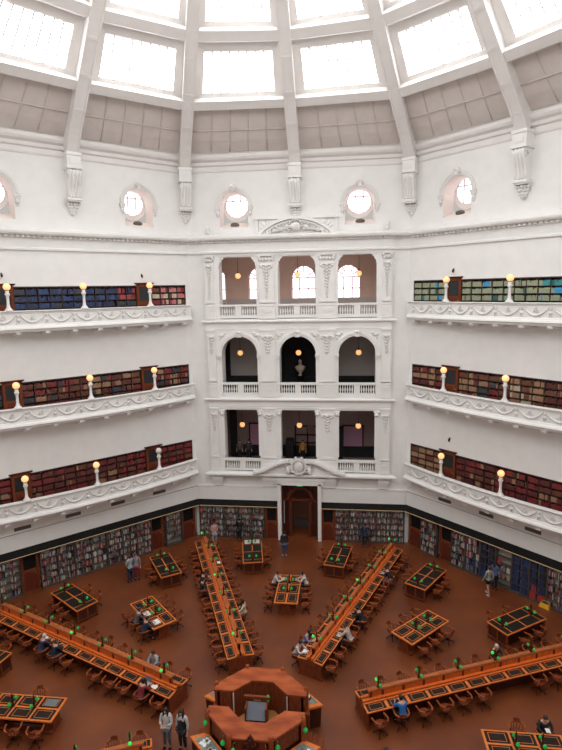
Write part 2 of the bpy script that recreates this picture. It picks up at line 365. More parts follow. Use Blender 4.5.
# ------------------------------------------------------------------ side walls (galleries), left = az -45, right = az 45
def side_wall(name, az, detailed=True):
    b = MB(); M = face_M(az)
    y0, y1 = 0, .40; X = HS+.15; xe = 6.95
    if detailed:
        spans = [(2.62, LV[0]-1.0), (LV[0]+1.28, LV[1]-1.0), (LV[1]+1.28, LV[2]-1.0), (LV[2]+1.28, 20.3)]
        for z0, z1 in spans: b.box(-X, X, y0, y1, z0, z1)
        for zr in LV:
            b.box(-X, -xe, y0, y1, zr-1.0, zr+1.28); b.box(xe, X, y0, y1, zr-1.0, zr+1.28)
        b.box(-X, X, .40, .55, 0, 20.3)
    else: b.box(-X, X, y0, y1, 0, 20.3)
    upper_wall(b)
    o = tag(b.build(name, PL, None, M), kind='structure')
    bpy.context.view_layer.update()
    b = MB(); molding(b, CORNICE); b.build('main_cornice', PL, o); dentils(o)
    b = MB(); molding(b, UPCORN); b.build('dome_cornice', DOME, o)
    if detailed:
        upper_parts(o, name, WI)
        b = MB(); molding(b, [(-.01, 3.66), (.03, 3.68), (.03, 3.73), (-.01, 3.75)]); b.build('string_course', PL2, o)
        b = MB(); molding(b, [(-.01, 3.64), (.012, 3.64), (.012, 3.66), (-.01, 3.66)]); b.build('dark_seam', VENT, o)  # thin dark strip for the seam below the string course
        # black canopy over the ground-floor cases
        b = MB(); molding(b, [(-.02, 2.34), (.34, 2.34), (.34, 2.40), (.03, 2.70), (-.02, 2.70)]); b.build('black_canopy', BLK, o)
        b = MB(); molding(b, [(.34, 2.355), (.375, 2.355), (.375, 2.385), (.34, 2.385)]); b.build('picture_light_rail', BRASS, o)
        for t in (3.0, 5.85, 8.65, 11.5):
            v = MB(); v.box(t-7.2-.45, t-7.2+.45, -.03, .01, 3.82, 4.02)
            for k in range(11): v.box(t-7.2-.43+k*.08, t-7.2-.40+k*.08, -.045, -.03, 3.83, 4.01)
            v.build('air_grille', VENT, o)
    return o
side_wall('wall_left', -45); side_wall('wall_right', 45)
for nm_, az_ in (('wall_far_left', -90), ('wall_far_right', 90), ('wall_near_left', -135), ('wall_near_right', 135)): side_wall(nm_, az_, False)
b = MB(); b.box(-HS-.15, HS+.15, 0, .4, 0, 14.2); b.box(-HS-.15, HS+.15, 0, .4, 20.3, 26.2); b.box(-HS-.15, -6.6, 0, .4, 14.2, 20.3); b.box(6.6, HS+.15, 0, .4, 14.2, 20.3)
o = tag(b.build('wall_front', PL, None, face_M(180)), kind='structure')

# ------------------------------------------------------------------ back wall (facade)
FM = face_M(0)
b = MB(); X = HS+.15; FY = -.22         # the loggia front projects slightly
BX = [-3.87, 0, 3.87]
b.box(-X, -6.1, 0, .8, 2.62, 20.3); b.box(6.1, X, 0, .8, 2.62, 20.3)
b.box(-6.1, -1.34, 0, .8, 2.62, 4.0); b.box(1.34, 6.1, 0, .8, 2.62, 4.0)
b.box(-X, -1.34, 0, .8, 0, 2.62); b.box(1.34, X, 0, .8, 0, 2.62)
b.box(-6.1, 6.1, 0, .8, 4.0, 4.5); b.box(-6.1, 6.1, FY, .8, 4.5, 4.95)
# storey 1 and 3: square headed, storey 2 arched
XE = [-6.1]+[-5.1+0]+[-2.64]+[-1.22]+[1.22]+[2.64]+[5.1]+[6.1]
for (z0, z1, zo0, zo1, arched) in ((4.95, 10.1, 4.95, 9.2, False), (15.35, 20.3, 15.35, 19.32, False)):
    for i in range(0, 8, 2): b.box(XE[i], XE[i+1], FY, .8, z0, z1)
    for i in (1, 3, 5): b.box(XE[i], XE[i+1], FY, .8, zo1, z1)
for i, cx in enumerate(BX):
    x0 = -6.1 if i == 0 else (BX[i-1]+cx)/2; x1 = 6.1 if i == 2 else (BX[i+1]+cx)/2
    arch_cut(b, x0, x1, 10.1, 15.35, cx, 1.2, 12.95, 10.1, FY, .8)
upper_wall(b)
WB = tag(b.build('wall_back', PL, None, FM), kind='structure')
bpy.context.view_layer.update()
b = MB(); molding(b, CORNICE); b.build('main_cornice', PL, WB)
b = MB(); molding(b, [(p+.22 if p > 0 else p, z) for p, z in CORNICE], half=6.15); b.build('main_cornice', PL, WB); dentils(WB)
b = MB(); x = -6.0
while x < 6.0: b.box(x, x+.14, -.48, -.3, 20.22, 20.34); x += .28
b.build('dentil_course', PL2, WB)
b = MB(); molding(b, UPCORN); b.build('dome_cornice', DOME, WB)
upper_parts(WB, 'back', WI)
# ledges
b = MB()
for z, pr in ((4.5, .30), (9.78, .2), (15.0, .2)):
    h = .34 if z < 5 else .24
    b.loft([[(sx*(6.2+p), FY-p, zz) for p, zz in ((-.3, z), (.03, z), (.06, z+.06), (pr, z+h*.45), (pr, z+h*.75), (.05, z+h), (-.3, z+h))] for sx in (-1, 1)])
b.build('storey_ledge', PL, WB)
b = MB(); b.box(-6.1, 6.1, FY-.03, FY, 9.45, 9.5); b.box(-6.1, 6.1, FY-.03, FY, 14.6, 14.66); b.box(-6.1, 6.1, FY-.04, FY, 9.3, 9.38); b.box(-6.1, 6.1, FY-.04, FY, 19.4, 19.5); b.build('frieze_moulding', PL2, WB)
# pilasters and their drops
def drop(b, cx, zt, L, w):
    y = FY-.13
    for sx in (-1, 1): b.ell((cx+sx*w*.28, y, zt), (w*.26, .05, .06), 8, 5); b.ell((cx+sx*w*.42, y, zt-.10), (w*.12, .05, .1), 8, 5)
    b.ell((cx, y-.02, zt-.05), (w*.16, .07, .13), 8, 5)
    z = zt-.25; s = w*.30; i = 0
    while z > zt-L:
        b.ell((cx, y, z), (s*.55, .05, .10), 8, 5); b.ell((cx-s*.8, y, z+.05), (s*.45, .035, .05), 8, 5, 0, .6); b.ell((cx+s*.8, y, z+.05), (s*.45, .035, .05), 8, 5, 0, -.6)
        z -= .2; s *= .87; i += 1
for zi, (za, zc, L) in enumerate(((5.85, 9.05, 1.15), (11.15, 14.3, 1.2), (16.35, 18.9, 2.1))):
    for cx, w_ in ((-5.72, .56), (-1.94, 1.0), (1.94, 1.0), (5.72, .56)):
        b = MB(); b.box(cx-w_/2, cx+w_/2, FY-.08, FY, za, zc+.25)
        b.box(cx-w_/2+.0, cx-w_/2+.07, FY-.11, FY-.08, za+.1, zc); b.box(cx+w_/2-.07, cx+w_/2, FY-.11, FY-.08, za+.1, zc)
        b.box(cx-w_/2-.03, cx+w_/2+.03, FY-.12, FY, za, za+.1); b.box(cx-w_/2-.04, cx+w_/2+.04, FY-.14, FY, zc+.2, zc+.3); b.build('pilaster', PL, WB)
        b = MB(); drop(b, cx, zc-.15, L, w_*.8); b.build('pilaster_garland', PL2, WB)
        if zi == 2:
            b = MB()
            for k in range(5): b.ell((cx-w_/2+.08+k*(w_-.16)/4, FY-.14, 19.1), (w_*.1, .07, .13), 8, 5)
            for sx in (-1, 1): b.ell((cx+sx*w_*.45, FY-.15, 19.22), (.10, .08, .10), 10, 6)
            b.box(cx-w_/2-.06, cx+w_/2+.06, FY-.2, FY, 19.3, 19.38); b.build('capital', PL2, WB)
# imposts / archivolts storey 2, spandrels
for cx in BX:
    b = MB(); arc_mold(b, cx, 12.95, 1.2, 1.32, FY-.05, FY); arc_mold(b, cx, 12.95, 1.32, 1.46, FY-.10, FY); b.build('arch_moulding', PL, WB)
    b = MB()
    for sx in (-1, 1): b.box(cx+sx*1.32-.16, cx+sx*1.32+.16, FY-.14, FY, 12.8, 12.95); b.box(cx+sx*1.32-.13, cx+sx*1.32+.13, FY-.10, FY, 12.68, 12.8)
    b.build('impost', PL2, WB)
    b = MB(); b.exz([(cx-.15, 14.1), (cx+.15, 14.1), (cx+.22, 14.5), (cx-.22, 14.5)], FY-.2, FY); b.ell((cx, FY-.18, 14.42), (.16, .08, .1), 10, 6); b.build('keystone', PL2, WB)
    b = MB()
    for sx in (-1, 1):
        b.ell((cx+sx*1.18, FY-.03, 14.22), (.2, .05, .12), 8, 5); b.ell((cx+sx*1.0, FY-.03, 14.35), (.12, .04, .06), 8, 5); b.ell((cx+sx*1.28, FY-.03, 14.02), (.06, .04, .12), 8, 5)
    b.build('spandrel_leaf', PL2, WB)
    # storey 1 brackets at the opening heads
    b = MB()
    for sx in (-1, 1):
        b.box(cx+sx*1.31-.14, cx+sx*1.31+.14, FY-.05, .1, 6.0, 9.0); b.ell((cx+sx*1.28, FY-.10, 8.95), (.16, .12, .14), 10, 6); b.box(cx+sx*1.3-.2, cx+sx*1.3+.2, FY-.16, FY, 9.08, 9.18)
    b.build('opening_pilaster', PL, WB)
    # storey 3: concave scalloped corner brackets
    b = MB()
    for sx in (-1, 1):
        n = 10; pts = [(cx+sx*1.24, 19.36)]+[(cx+sx*(1.24-.62*(1-cos(k/n*pi/2))), 19.36-.85*(1-sin(k/n*pi/2))) for k in range(n+1)]
        b.exz(pts, FY+.06, FY+.3)
        for k in range(0, n+1, 2): q = pts[k+1]; b.ell((q[0], FY+.1, q[1]), (.06, .1, .06), 8, 5)
    b.build('scalloped_bracket', PL, WB)
# balustrades
prof = [(.045, 0), (.045, .05), (.025, .08), (.062, .20), (.05, .30), (.022, .42), (.03, .47), (.045, .50), (.045, .55)]
balm = MB().lathe(prof, (0, 0, 0), 8).mesh('baluster', PL)
for li, (zf, zr) in enumerate(((4.9, 5.76), (10.1, 11.05), (15.3, 16.25))):
    for i, cx in enumerate(BX):
        if li == 0 and i == 1: pass
        bo = MB(); bo.box(cx-1.3, cx+1.3, FY-.04, FY+.26, zr-.13, zr); bo.box(cx-1.24, cx+1.24, FY-.0, FY+.22, zf, zr-.70); bo.box(cx-.2, cx+.2, FY, FY+.2, zr-.7, zr-.12)
        bo = bo.build('balustrade', PL, WB)
        for sx in (-1, 1):
            for k in range(6): link('baluster', balm, bo, Matrix.Translation((cx+sx*(.30+k*.155), FY+.1, zr-.69)))
    b = MB()
    for cx, w_ in ((-5.72, .62), (-1.94, 1.1), (1.94, 1.1), (5.72, .62)):
        b.box(cx-w_/2, cx+w_/2, FY-.12, FY, zr-.13, zr+.02); b.box(cx-w_/2, cx+w_/2, FY-.09, FY, zf, zr-.13)
        b.exz([(cx+w_*.3*cos(pi+pi*k/10), zr-.22+w_*.3*sin(pi+pi*k/10)) for k in range(11)], FY-.13, FY-.08)
    b.build('pedestal_panel', PL, WB)
# brackets under the lowest ledge, plain panels either side of the doorway
b = MB()
for cx, w_ in ((-5.65, .75), (-1.95, 1.15), (1.95, 1.15), (5.65, .75)):
    b.box(cx-w_/2, cx+w_/2, -.32, 0, 4.25, 4.5); b.box(cx-w_/2+.04, cx+w_/2-.04, -.24, 0, 4.05, 4.25); b.box(cx-w_/2+.08, cx+w_/2-.08, -.16, 0, 3.8, 4.05)
b.build('ledge_bracket', PL, WB)
b = MB()
for sx in (-1, 1):
    x0, x1 = sorted((sx*1.45, sx*7.1)); b.box(x0, x1, -.05, 0, 2.72, 3.66); b.box(x0, x1, -.08, 0, 3.66, 3.74)
b.build('wall_panel', PL, WB)
b = MB()
for sx in (-1, 1): x0, x1 = sorted((sx*1.34, sx*7.2)); b.box(x0, x1, -.34, 0, 2.34, 2.4); b.eyz([(-.34, 2.4), (-.03, 2.7), (.02, 2.7), (.02, 2.4)], x0, x1)
b.build('black_canopy', BLK, WB)
b = MB()
for sx in (-1, 1): x0, x1 = sorted((sx*1.4, sx*6.98)); b.box(x0, x1, -.375, -.34, 2.355, 2.385)
b.build('picture_light_rail', BRASS, WB)
# doorway surround
b = MB(); b.box(-1.5, -1.26, -.36, .1, 0, 4.1); b.box(1.26, 1.5, -.36, .1, 0, 4.1); b.box(-1.6, 1.6, -.36, .1, 3.98, 4.3); b.box(-1.8, 1.8, -.4, 0, 4.3, 4.5); b.build('doorway_surround', PL, WB)
# swan-neck pediment with cartouche
b = MB()
for sx in (-1, 1):
    n = 16; top = []
    for k in range(n+1):
        t = k/n; x = sx*(3.1-2.45*t); z = 4.86+.85*(3*t*t-2*t**3); top.append((x, z))
    b.loft([[(x, FY-.5, z-.02), (x, FY-.02, z-.02), (x, FY-.02, z+.14), (x, FY-.5, z+.14)] for x, z in top])
    b.loft([[(x, FY-.14, 4.82), (x, FY, 4.82), (x, FY, z), (x, FY-.14, z)] for x, z in top])
    sp = [(sx*(.62-.22*cos(a/12*2*pi*1.3))*1+0, FY-.3, 5.45+.22*sin(a/12*2*pi*1.3)) for a in range(13)]
    b.tube(sp, .08, 8); b.ell((sx*.72, FY-.3, 5.1), (.16, .12, .3), 10, 8)
b.build('swan_neck_pediment', PL, WB)
b = MB(); b.ell((0, FY-.3, 5.38), (.36, .16, .42), 16, 10); arc_mold(b, 0, 5.38, .42, .55, FY-.42, FY-.1, 0, 20, 2*pi, 0)
for k in range(10): a = 2*pi*k/10; b.ell((.6*cos(a), FY-.28, 5.38+.6*sin(a)), (.12, .12, .09), 8, 5, 0, a)
b.build('cartouche', PL2, WB)
# segmental pediment over the cornice
b = MB(); b.box(-2.62, -2.42, -.18, .0, 20.74, 21.62); b.box(2.42, 2.62, -.18, 0, 20.74, 21.62); b.box(-2.7, 2.7, -.26, 0, 21.6, 21.72); b.box(-2.4, 2.4, -.10, 0, 20.7, 21.6)
for sx in (-1, 1):
    for q in ((2.1, 21.3), (1.85, 21.4), (2.2, 21.1)): b.ell((sx*q[0], -.12, q[1]), (.17, .07, .08), 8, 5, 0, sx)
b.build('pediment_panel', PL, WB)
rad = 3.35; zc_ = 21.72-rad; am = math.asin(2.5/rad)
b = MB(); arc_mold(b, 0, zc_-.02, rad-.32, rad-.18, -.48, -.05, 0, 24, pi/2+am, pi/2-am); arc_mold(b, 0, zc_, rad-.18, rad, -.62, -.05, 0, 24, pi/2+am, pi/2-am); b.build('segmental_pediment', PL, WB)
b = MB()
for k in range(22):
    a = pi/2-am+2*am*(k+.5)/22; q = rad-.38; b.cbox((q*cos(a), -.40, zc_+q*sin(a)), (.12, .12, .12))
b.build('pediment_dentils', PL2, WB)
b = MB()
pp = [(2.2*cos(pi/2+am*(1-2*k/16))*0+2.3*(-1+2*k/16), zc_+math.sqrt(max(0, (rad-.35)**2-(2.3*(-1+2*k/16))**2))) for k in range(17)]
b.exz(pp+[(2.3, 20.7), (-2.3, 20.7)], -.34, -.02); b.build('tympanum', PL, WB)
b = MB(); b.ell((0, -.52, 21.08), (.34, .2, .28), 14, 8)
rq = random.Random(3)
for sx in (-1, 1):
    for k in range(26):
        u = rq.random(); x = .32+1.5*u; zt = zc_+math.sqrt((rad-.5)**2-x*x)-20.85; z = 20.84+zt*rq.random()*.9
        b.ell((sx*x, -.46, z), (.06+.10*rq.random(), .17, .05+.05*rq.random()), 8, 5, 0, rq.random()*3)
    b.tube([(sx*(.55+.2*cos(t/8*2*pi)*(1-t/12)), -.56, 21.0+.16*sin(t/8*2*pi)*(1-t/12)) for t in range(10)], .045, 6)
    b.tube([(sx*(1.1+.15*cos(t/8*2*pi)*(1-t/12)), -.52, 20.95+.11*sin(t/8*2*pi)*(1-t/12)) for t in range(10)], .035, 6)
for k in range(9): a = pi*k/8; b.ell((.42*cos(a), -.56, 21.1+.38*sin(a)), (.09, .1, .07), 8, 5, 0, a)
b.build('tympanum_carving', PL2, WB)
b = MB()
for x in (-5.72, 5.72): b.lathe([(.12, 0), (.12, .1), (.06, .14), (.16, .3), (.12, .42), (.03, .5)], (x, -.35, 20.78), 10)
b.build('cornice_finial', PL2, WB)

# ------------------------------------------------------------------ rooms behind the loggia
def slab(name, x0, x1, y0, y1, z0, z1, m): return tag(MB().box(x0, x1, y0, y1, z0, z1).build(name, m, None, FM), kind='structure')
for k, z in enumerate((4.7, 9.9, 15.1)): slab('floor_loggia', -6.6, 6.6, .8, 4.6, z, z+.2, (MAUVEW, BLK, GREYW)[k])
slab('ceiling_loggia', -6.6, 6.6, .8, 4.6, 19.9, 20.1, PL)
# top: peach room with three arched windows
b = MB()
for i, cx in enumerate((-2.95, .17, 3.30)):
    x0 = (-6.4, -1.39, 1.735)[i]; x1 = (-1.39, 1.735, 6.4)[i]
    arch_cut(b, x0, x1, 15.3, 20.0, cx, .88, 17.98, 15.5, 3.5, 3.9, 0, 14)
b.box(6.2, 6.4, .8, 3.9, 15.3, 20.0); 
b.box(-6.4, -6.2, .8, 3.9, 15.3, 20.0)
tag(b.build('wall_top_room', PEACH, None, FM), kind='structure')
b = MB(); b.box(-6.2, 6.2, 3.42, 3.5, 15.3, 16.55); b.build('dado_panel', GREYW, None, FM)['kind'] = 'structure'
for cx in (-2.95, .17, 3.30):
    wo = tag(empty('window_%d' % WI[0], FM.copy()), kind='structure'); WI[0] += 1
    b = MB(); b.exz([(cx-.88, 15.5), (cx+.88, 15.5)]+[(cx+.88*cos(pi*k/14), 17.98+.88*sin(pi*k/14)) for k in range(15)], 3.8, 3.84); b.build('pane', WING, wo)
    b = MB(); arc_mold(b, cx, 17.98, .80, .88, 3.68, 3.78, 0, 14); arc_mold(b, cx, 17.98, .42, .46, 3.68, 3.74, 0, 14)
    for q in (-.84, .84): b.box(cx+q-.04, cx+q+.04, 3.68, 3.78, 15.5, 17.98)
    for q in (-.3, .3): b.box(cx+q-.035, cx+q+.035, 3.70, 3.76, 15.5, 17.98)
    for zz in (16.4, 17.2, 17.98): b.box(cx-.85, cx+.85, 3.70, 3.76, zz-.035, zz+.035)
    for k in range(1, 6): a = pi*k/6; b.tube([(cx+.44*cos(a), 3.72, 17.98+.44*sin(a)), (cx+.82*cos(a), 3.72, 17.98+.82*sin(a))], .035, 4)
    b.build('glazing_bar', mat('pink_glazing', (.75, .5, .55), .5), wo)
wo = tag(empty('window_%d' % WI[0], FM.copy()), kind='structure'); WI[0] += 1
b = MB(); b.exz([(-6.05, 15.5), (-5.5, 15.5)]+[(-5.775+.275*cos(pi*k/10), 18.2+.275*sin(pi*k/10)) for k in range(11)], 3.44, 3.47); b.build('pane', WING, wo)
b = MB(); arc_mold(b, -5.775, 18.2, .27, .36, 3.36, 3.48, 0, 10)
for xx in (-6.13, -5.5): b.box(xx, xx+.08, 3.36, 3.48, 15.5, 18.2)
for zz in (16.3, 17.2, 18.1): b.box(-6.05, -5.5, 3.40, 3.46, zz, zz+.08)
b.build('window_frame', PINK, wo)
# middle storey: dark centre niche, grey side rooms
b = MB(); b.box(-6.4, 6.4, 3.5, 3.7, 10.1, 15.1); b.box(-6.4, -6.2, .8, 3.5, 10.1, 15.1); b.box(6.2, 6.4, .8, 3.5, 10.1, 15.1)
tag(b.build('wall_middle_room', GREYW, None, FM), kind='structure')
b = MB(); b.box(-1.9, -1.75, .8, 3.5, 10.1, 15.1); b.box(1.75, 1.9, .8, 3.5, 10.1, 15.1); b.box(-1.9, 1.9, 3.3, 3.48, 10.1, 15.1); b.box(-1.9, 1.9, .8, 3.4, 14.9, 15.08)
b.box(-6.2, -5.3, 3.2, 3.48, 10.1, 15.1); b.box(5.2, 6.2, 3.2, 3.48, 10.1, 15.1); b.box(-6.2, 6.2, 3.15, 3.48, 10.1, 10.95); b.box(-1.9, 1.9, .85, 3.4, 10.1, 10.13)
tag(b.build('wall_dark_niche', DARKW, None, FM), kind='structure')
# lowest storey
b = MB(); b.box(-6.4, 6.4, 3.5, 3.7, 4.9, 9.9); b.box(-6.4, -6.2, .8, 3.5, 4.9, 9.9); b.box(6.2, 6.4, .8, 3.5, 4.9, 9.9); b.box(-6.4, 6.4, .8, 3.7, 9.7, 9.88)
tag(b.build('wall_lower_room', MAUVEW, None, FM), kind='structure')
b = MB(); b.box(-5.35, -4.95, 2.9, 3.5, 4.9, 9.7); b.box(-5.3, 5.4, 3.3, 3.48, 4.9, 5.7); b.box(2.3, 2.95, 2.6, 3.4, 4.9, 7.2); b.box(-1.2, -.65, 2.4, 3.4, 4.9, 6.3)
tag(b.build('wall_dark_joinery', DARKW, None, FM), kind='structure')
for x0, x1, z0, z1, nm in ((-3.95, -3.1, 5.2, 7.3, 'left'), (3.0, 4.35, 5.2, 7.2, 'right')):
    t = empty('framed_panel', face_M(0, 0, 0, 0), 'framed mauve panel in the %s room behind the lowest loggia' % nm, 'display board')
    MB().box(x0, x1, 3.42, 3.48, z0, z1).build('panel', MAUVEP, t)  # left panel: purple light in a doorway, put in as mauve colour
    f = MB(); f.box(x0-.1, x0, 3.38, 3.5, z0, z1+.1); f.box(x1, x1+.1, 3.38, 3.5, z0, z1+.1); f.box(x0-.1, x1+.1, 3.38, 3.5, z1, z1+.1); f.build('frame', WOODD, t)
t = empty('doorway_screen', FM.copy(), 'dark timber framed screen with posters behind the centre of the lowest loggia', 'screen')
f = MB()
for x in (-.55, .35, 1.1): f.box(x-.05, x+.05, 3.3, 3.4, 4.9, 7.2)
for z in (5.9, 6.5, 7.15): f.box(-.6, 1.15, 3.3, 3.4, z, z+.08)
f.build('frame', WOODD, t); MB().box(.35, .85, 3.28, 3.3, 6.7, 7.3).build('poster', cloth((.30, .18, .15)), t)
# ground doorway: timber arch, side panels, recess
DO = tag(empty('door_%d' % DI[0], FM.copy()), kind='structure'); DI[0] += 1
b = MB(); b.box(-1.34, -1.15, .3, .5, 0, 3.98); b.box(1.15, 1.34, .3, .5, 0, 3.98); b.box(-1.3, 1.3, .25, .5, 2.62, 2.78); b.box(-.75, -.58, .25, .5, 0, 2.7); b.box(.58, .75, .25, .5, 0, 2.7)
arc_mold(b, 0, 2.75, .72, .92, .25, .5, 0, 18); b.build('timber_frame', WOODR, DO)
b = MB(); b.box(-1.16, -.74, .36, .42, 0, .9); b.box(.74, 1.16, .36, .42, 0, .9); b.box(-1.16, -.85, .36, .42, 2.75, 3.98); b.box(.85, 1.16, .36, .42, 2.75, 3.98); b.box(-1.2, 1.2, .36, .42, 3.72, 3.98); b.build('door_panel', WOODD, DO)
b = MB(); b.box(-1.34, 1.34, 2.2, 2.3, 0, 4); b.box(-1.6, -1.5, .8, 2.3, 0, 4); b.box(1.5, 1.6, .8, 2.3, 0, 4); tag(b.build('wall_vestibule', mat('vestibule_wall', (.20, .08, .045), .7), None, FM), kind='structure')
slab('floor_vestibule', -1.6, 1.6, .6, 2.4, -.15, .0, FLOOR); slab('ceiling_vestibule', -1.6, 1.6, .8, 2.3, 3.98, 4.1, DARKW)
b = MB(); b.box(-.58, .58, 1.9, 2.15, 0, .55); tag(b.build('vestibule_counter', cloth((.10, .08, .07)), None, FM), 'low grey counter inside the central doorway', 'counter')
t = empty('exit_sign', face_M(0, .0, .18, 3.86), 'green exit sign hanging at the top of the central doorway', 'sign')
MB().box(-.2, .2, -.02, .02, -.11, .11).build('sign_box', EXITG, t)
f = MB(); f.ell((-.03, -.025, .065), (.02, .008, .02), 8, 5); f.tube([(-.03, -.025, .04), (-.05, -.025, -.01), (-.01, -.025, -.04), (-.03, -.025, -.08)], .009, 5); f.tube([(-.05, -.025, -.01), (-.09, -.025, -.04), (-.12, -.025, -.04)], .009, 5); f.tube([(-.07, -.025, .03), (-.03, -.025, .03), (.01, -.025, 0)], .008, 5)
f.box(.07, .15, -.026, -.02, -.08, .08); f.build('running_figure', WHITEP, t)

# pendant globes
pn = ['left', 'centre', 'right']
for li, z in enumerate((7.68, 12.84, 18.15)):
    for i, cx in enumerate((-4.2, -.1, 4.02)):
        t = empty('pendant_lamp', face_M(0, cx, 1.7, z), 'glowing round pendant globe hanging in the %s opening of the %s loggia storey' % (pn[i], LN[li]), 'pendant lamp', 'globe pendants in the loggia')
        MB().ell((0, 0, 0), (.19, .19, .19), 16, 10).build('globe', GLOBE, t)
        top = (9.7, 14.9, 19.9)[li]-z
        MB().lathe([(.07, .17), (.05, .26), (.015, .3), (.012, top)], (0, 0, 0), 8).build('stem', METD, t)
# bust
t = empty('bust', face_M(0, -.05, 2.4, 10.13), 'pale stone bust on a dark pedestal in the middle arched opening', 'bust')
MB().lathe([(.30, 0), (.30, .1), (.22, .15), (.2, .85), (.27, .92), (.27, 1.0)], (0, 0, 0), 12).build('pedestal', BLK, t)
f = MB(); f.lathe([(.16, 1.0), (.16, 1.06), (.09, 1.12), (.10, 1.2), (.22, 1.32)], (0, 0, 0), 12); f.ell((0, 0, 1.52), (.34, .18, .26), 14, 9); f.ell((0, 0, 1.60), (.40, .16, .13), 14, 8); f.lathe([(.11, 1.7), (.09, 1.86)], (0, 0, 0), 10); f.ell((0, -.02, 1.99), (.125, .14, .17), 14, 10); f.ell((0, -.16, 1.97), (.02, .03, .035), 8, 5)
f.build('head_and_shoulders', STONE, t)

# ------------------------------------------------------------------ dome
UM = [(16.95, 24.3), (16.80, 24.8), (16.2, 25.65), (15.1, 26.75), (13.4, 28.5), (11.35, 30.6), (9.0, 32.5), (6.5, 34.0), (4.0, 34.9)]
UC = [(18.3, 24.3), (18.05, 24.8), (17.35, 25.65), (15.9, 26.85), (14.0, 28.5), (11.6, 30.6), (9.1, 32.5), (6.5, 34.0), (4.0, 34.9)]
def interp(P, z):
    if z <= P[0][1]: return P[0][0]
    for (ra, za), (rb, zb) in zip(P, P[1:]):
        if z <= zb: t = (z-za)/(zb-za); return ra+(rb-ra)*t
    return P[-1][0]
def ruz(k, z): return interp(UC if k % 2 else UM, z)     # k: azimuth index, az = 22.5*k
def DP(k, u, z, ex):       # point in the bay between rib k and k+1
    p = []
    for q in (k, k+1):
        a = R(22.5*q); r = ruz(q, z)+ex; p.append(Vector((r*sin(a), r*cos(a), 0)))
    v = p[0].lerp(p[1], u); return (v.x, v.y, z)
CE = tag(empty('ceiling'), kind='structure')
ribs = range(-8, 8)
zs = [24.8, 25.3, 25.9, 26.5, 27.1, 27.8, 28.5, 29.3, 30.1, 31.0, 31.8, 32.6, 33.4, 34.1, 34.6, 34.9]
for k in ribs:
    a = R(22.5*k); n = Vector((sin(a), cos(a), 0)); e = Vector((cos(a), -sin(a), 0)); b = MB(); loops = []
    for i, z in enumerate(zs):
        r = ruz(k, z); hw = .33
        loops.append([tuple(n*rr_+e*s+Vector((0, 0, z+dz))) for rr_, s, dz in ((r, -hw, 0), (r, hw, 0), (r+.9, hw, .55), (r+.9, -hw, .55))])
    b.loft(loops); ro = b.build('rib', DOME, CE)
    b = MB()    # raised edge fillets and cross bands on the underside
    for s0, s1 in ((-.33, -.25), (.25, .33)):
        b.loft([[tuple(n*(ruz(k, z)+d)+e*s+Vector((0, 0, z-dz))) for d, s, dz in ((-.03, s0, .03), (-.03, s1, .03), (.02, s1, 0), (.02, s0, 0))] for z in zs])
    for z in (25.5, 26.6, 27.9, 29.2, 30.5, 31.9): 
        r = ruz(k, z); r2 = ruz(k, z+.12); b.loft([[tuple(n*(rr_+d)+e*s+Vector((0, 0, zz-dz))) for d, s, dz in ((-.03, -.27, .03), (-.03, .27, .03), (.02, .27, 0), (.02, -.27, 0))] for rr_, zz in ((r, z), (r2, z+.12))])
    b.build('rib_fillet', DOME, ro)
    if abs(k) > 4: continue
    rw = (A if k % 2 == 0 else A/cos(pi/8)); cm = polar_M(rw, 22.5*k)
    co = empty('corbel', cm); co.parent = CE
    ex = 0 if k % 2 == 0 else .1
    b = MB(); b.box(-.38, .38, -.78-ex, .1, 24.05, 24.75); b.box(-.42, .42, -.84-ex, .1, 24.68, 24.84); b.box(-.42, .42, -.82-ex, .1, 23.98, 24.08); b.box(-.22, .22, -.81-ex, -.7, 24.22, 24.55); b.build('corbel_block', PL, co)
    P = [(-.06, 23.98), (-.72-ex, 23.98), (-.80-ex, 23.85), (-.82-ex, 23.7), (-.74-ex, 23.5), (-.60-ex, 23.2), (-.50-ex, 22.9), (-.46-ex, 22.65), (-.5-ex, 22.5), (-.06, 22.45)]
    P = [(y if y < -.07 else .1, z) for y, z in P]
    b = MB(); b.eyz(P, -.32, .32)
    for s in (-.27, -.09, .09, .27):
        b.tube([(s, y-.02, z) for y, z in P[1:-1]], .055, 6)
    for sx in (-1, 1): b.tube([(sx*.33, -.62-ex+.14*cos(t/10*2*pi), 23.72+.14*sin(t/10*2*pi)) for t in range(11)], .05, 6)
    b.box(-.40, .40, -.58-ex, .1, 22.33, 22.47); b.box(-.36, .36, -.5-ex, .1, 22.25, 22.33); b.build('corbel_scroll', PL, co)
    b = MB()
    for z, hw in ((22.15, .3), (21.98, .24), (21.82, .17), (21.68, .1)):
        for q in (-1, -.5, 0, .5, 1): b.ell((q*hw, -.28+.10*abs(q)+(22.15-z)*.25, z), (.08, .14, .12), 8, 5, 0, -q*.6)
    b.ell((0, -.16, 21.62), (.1, .1, .1), 8, 5); b.build('corbel_leaf', PL2, co)
SH = .62
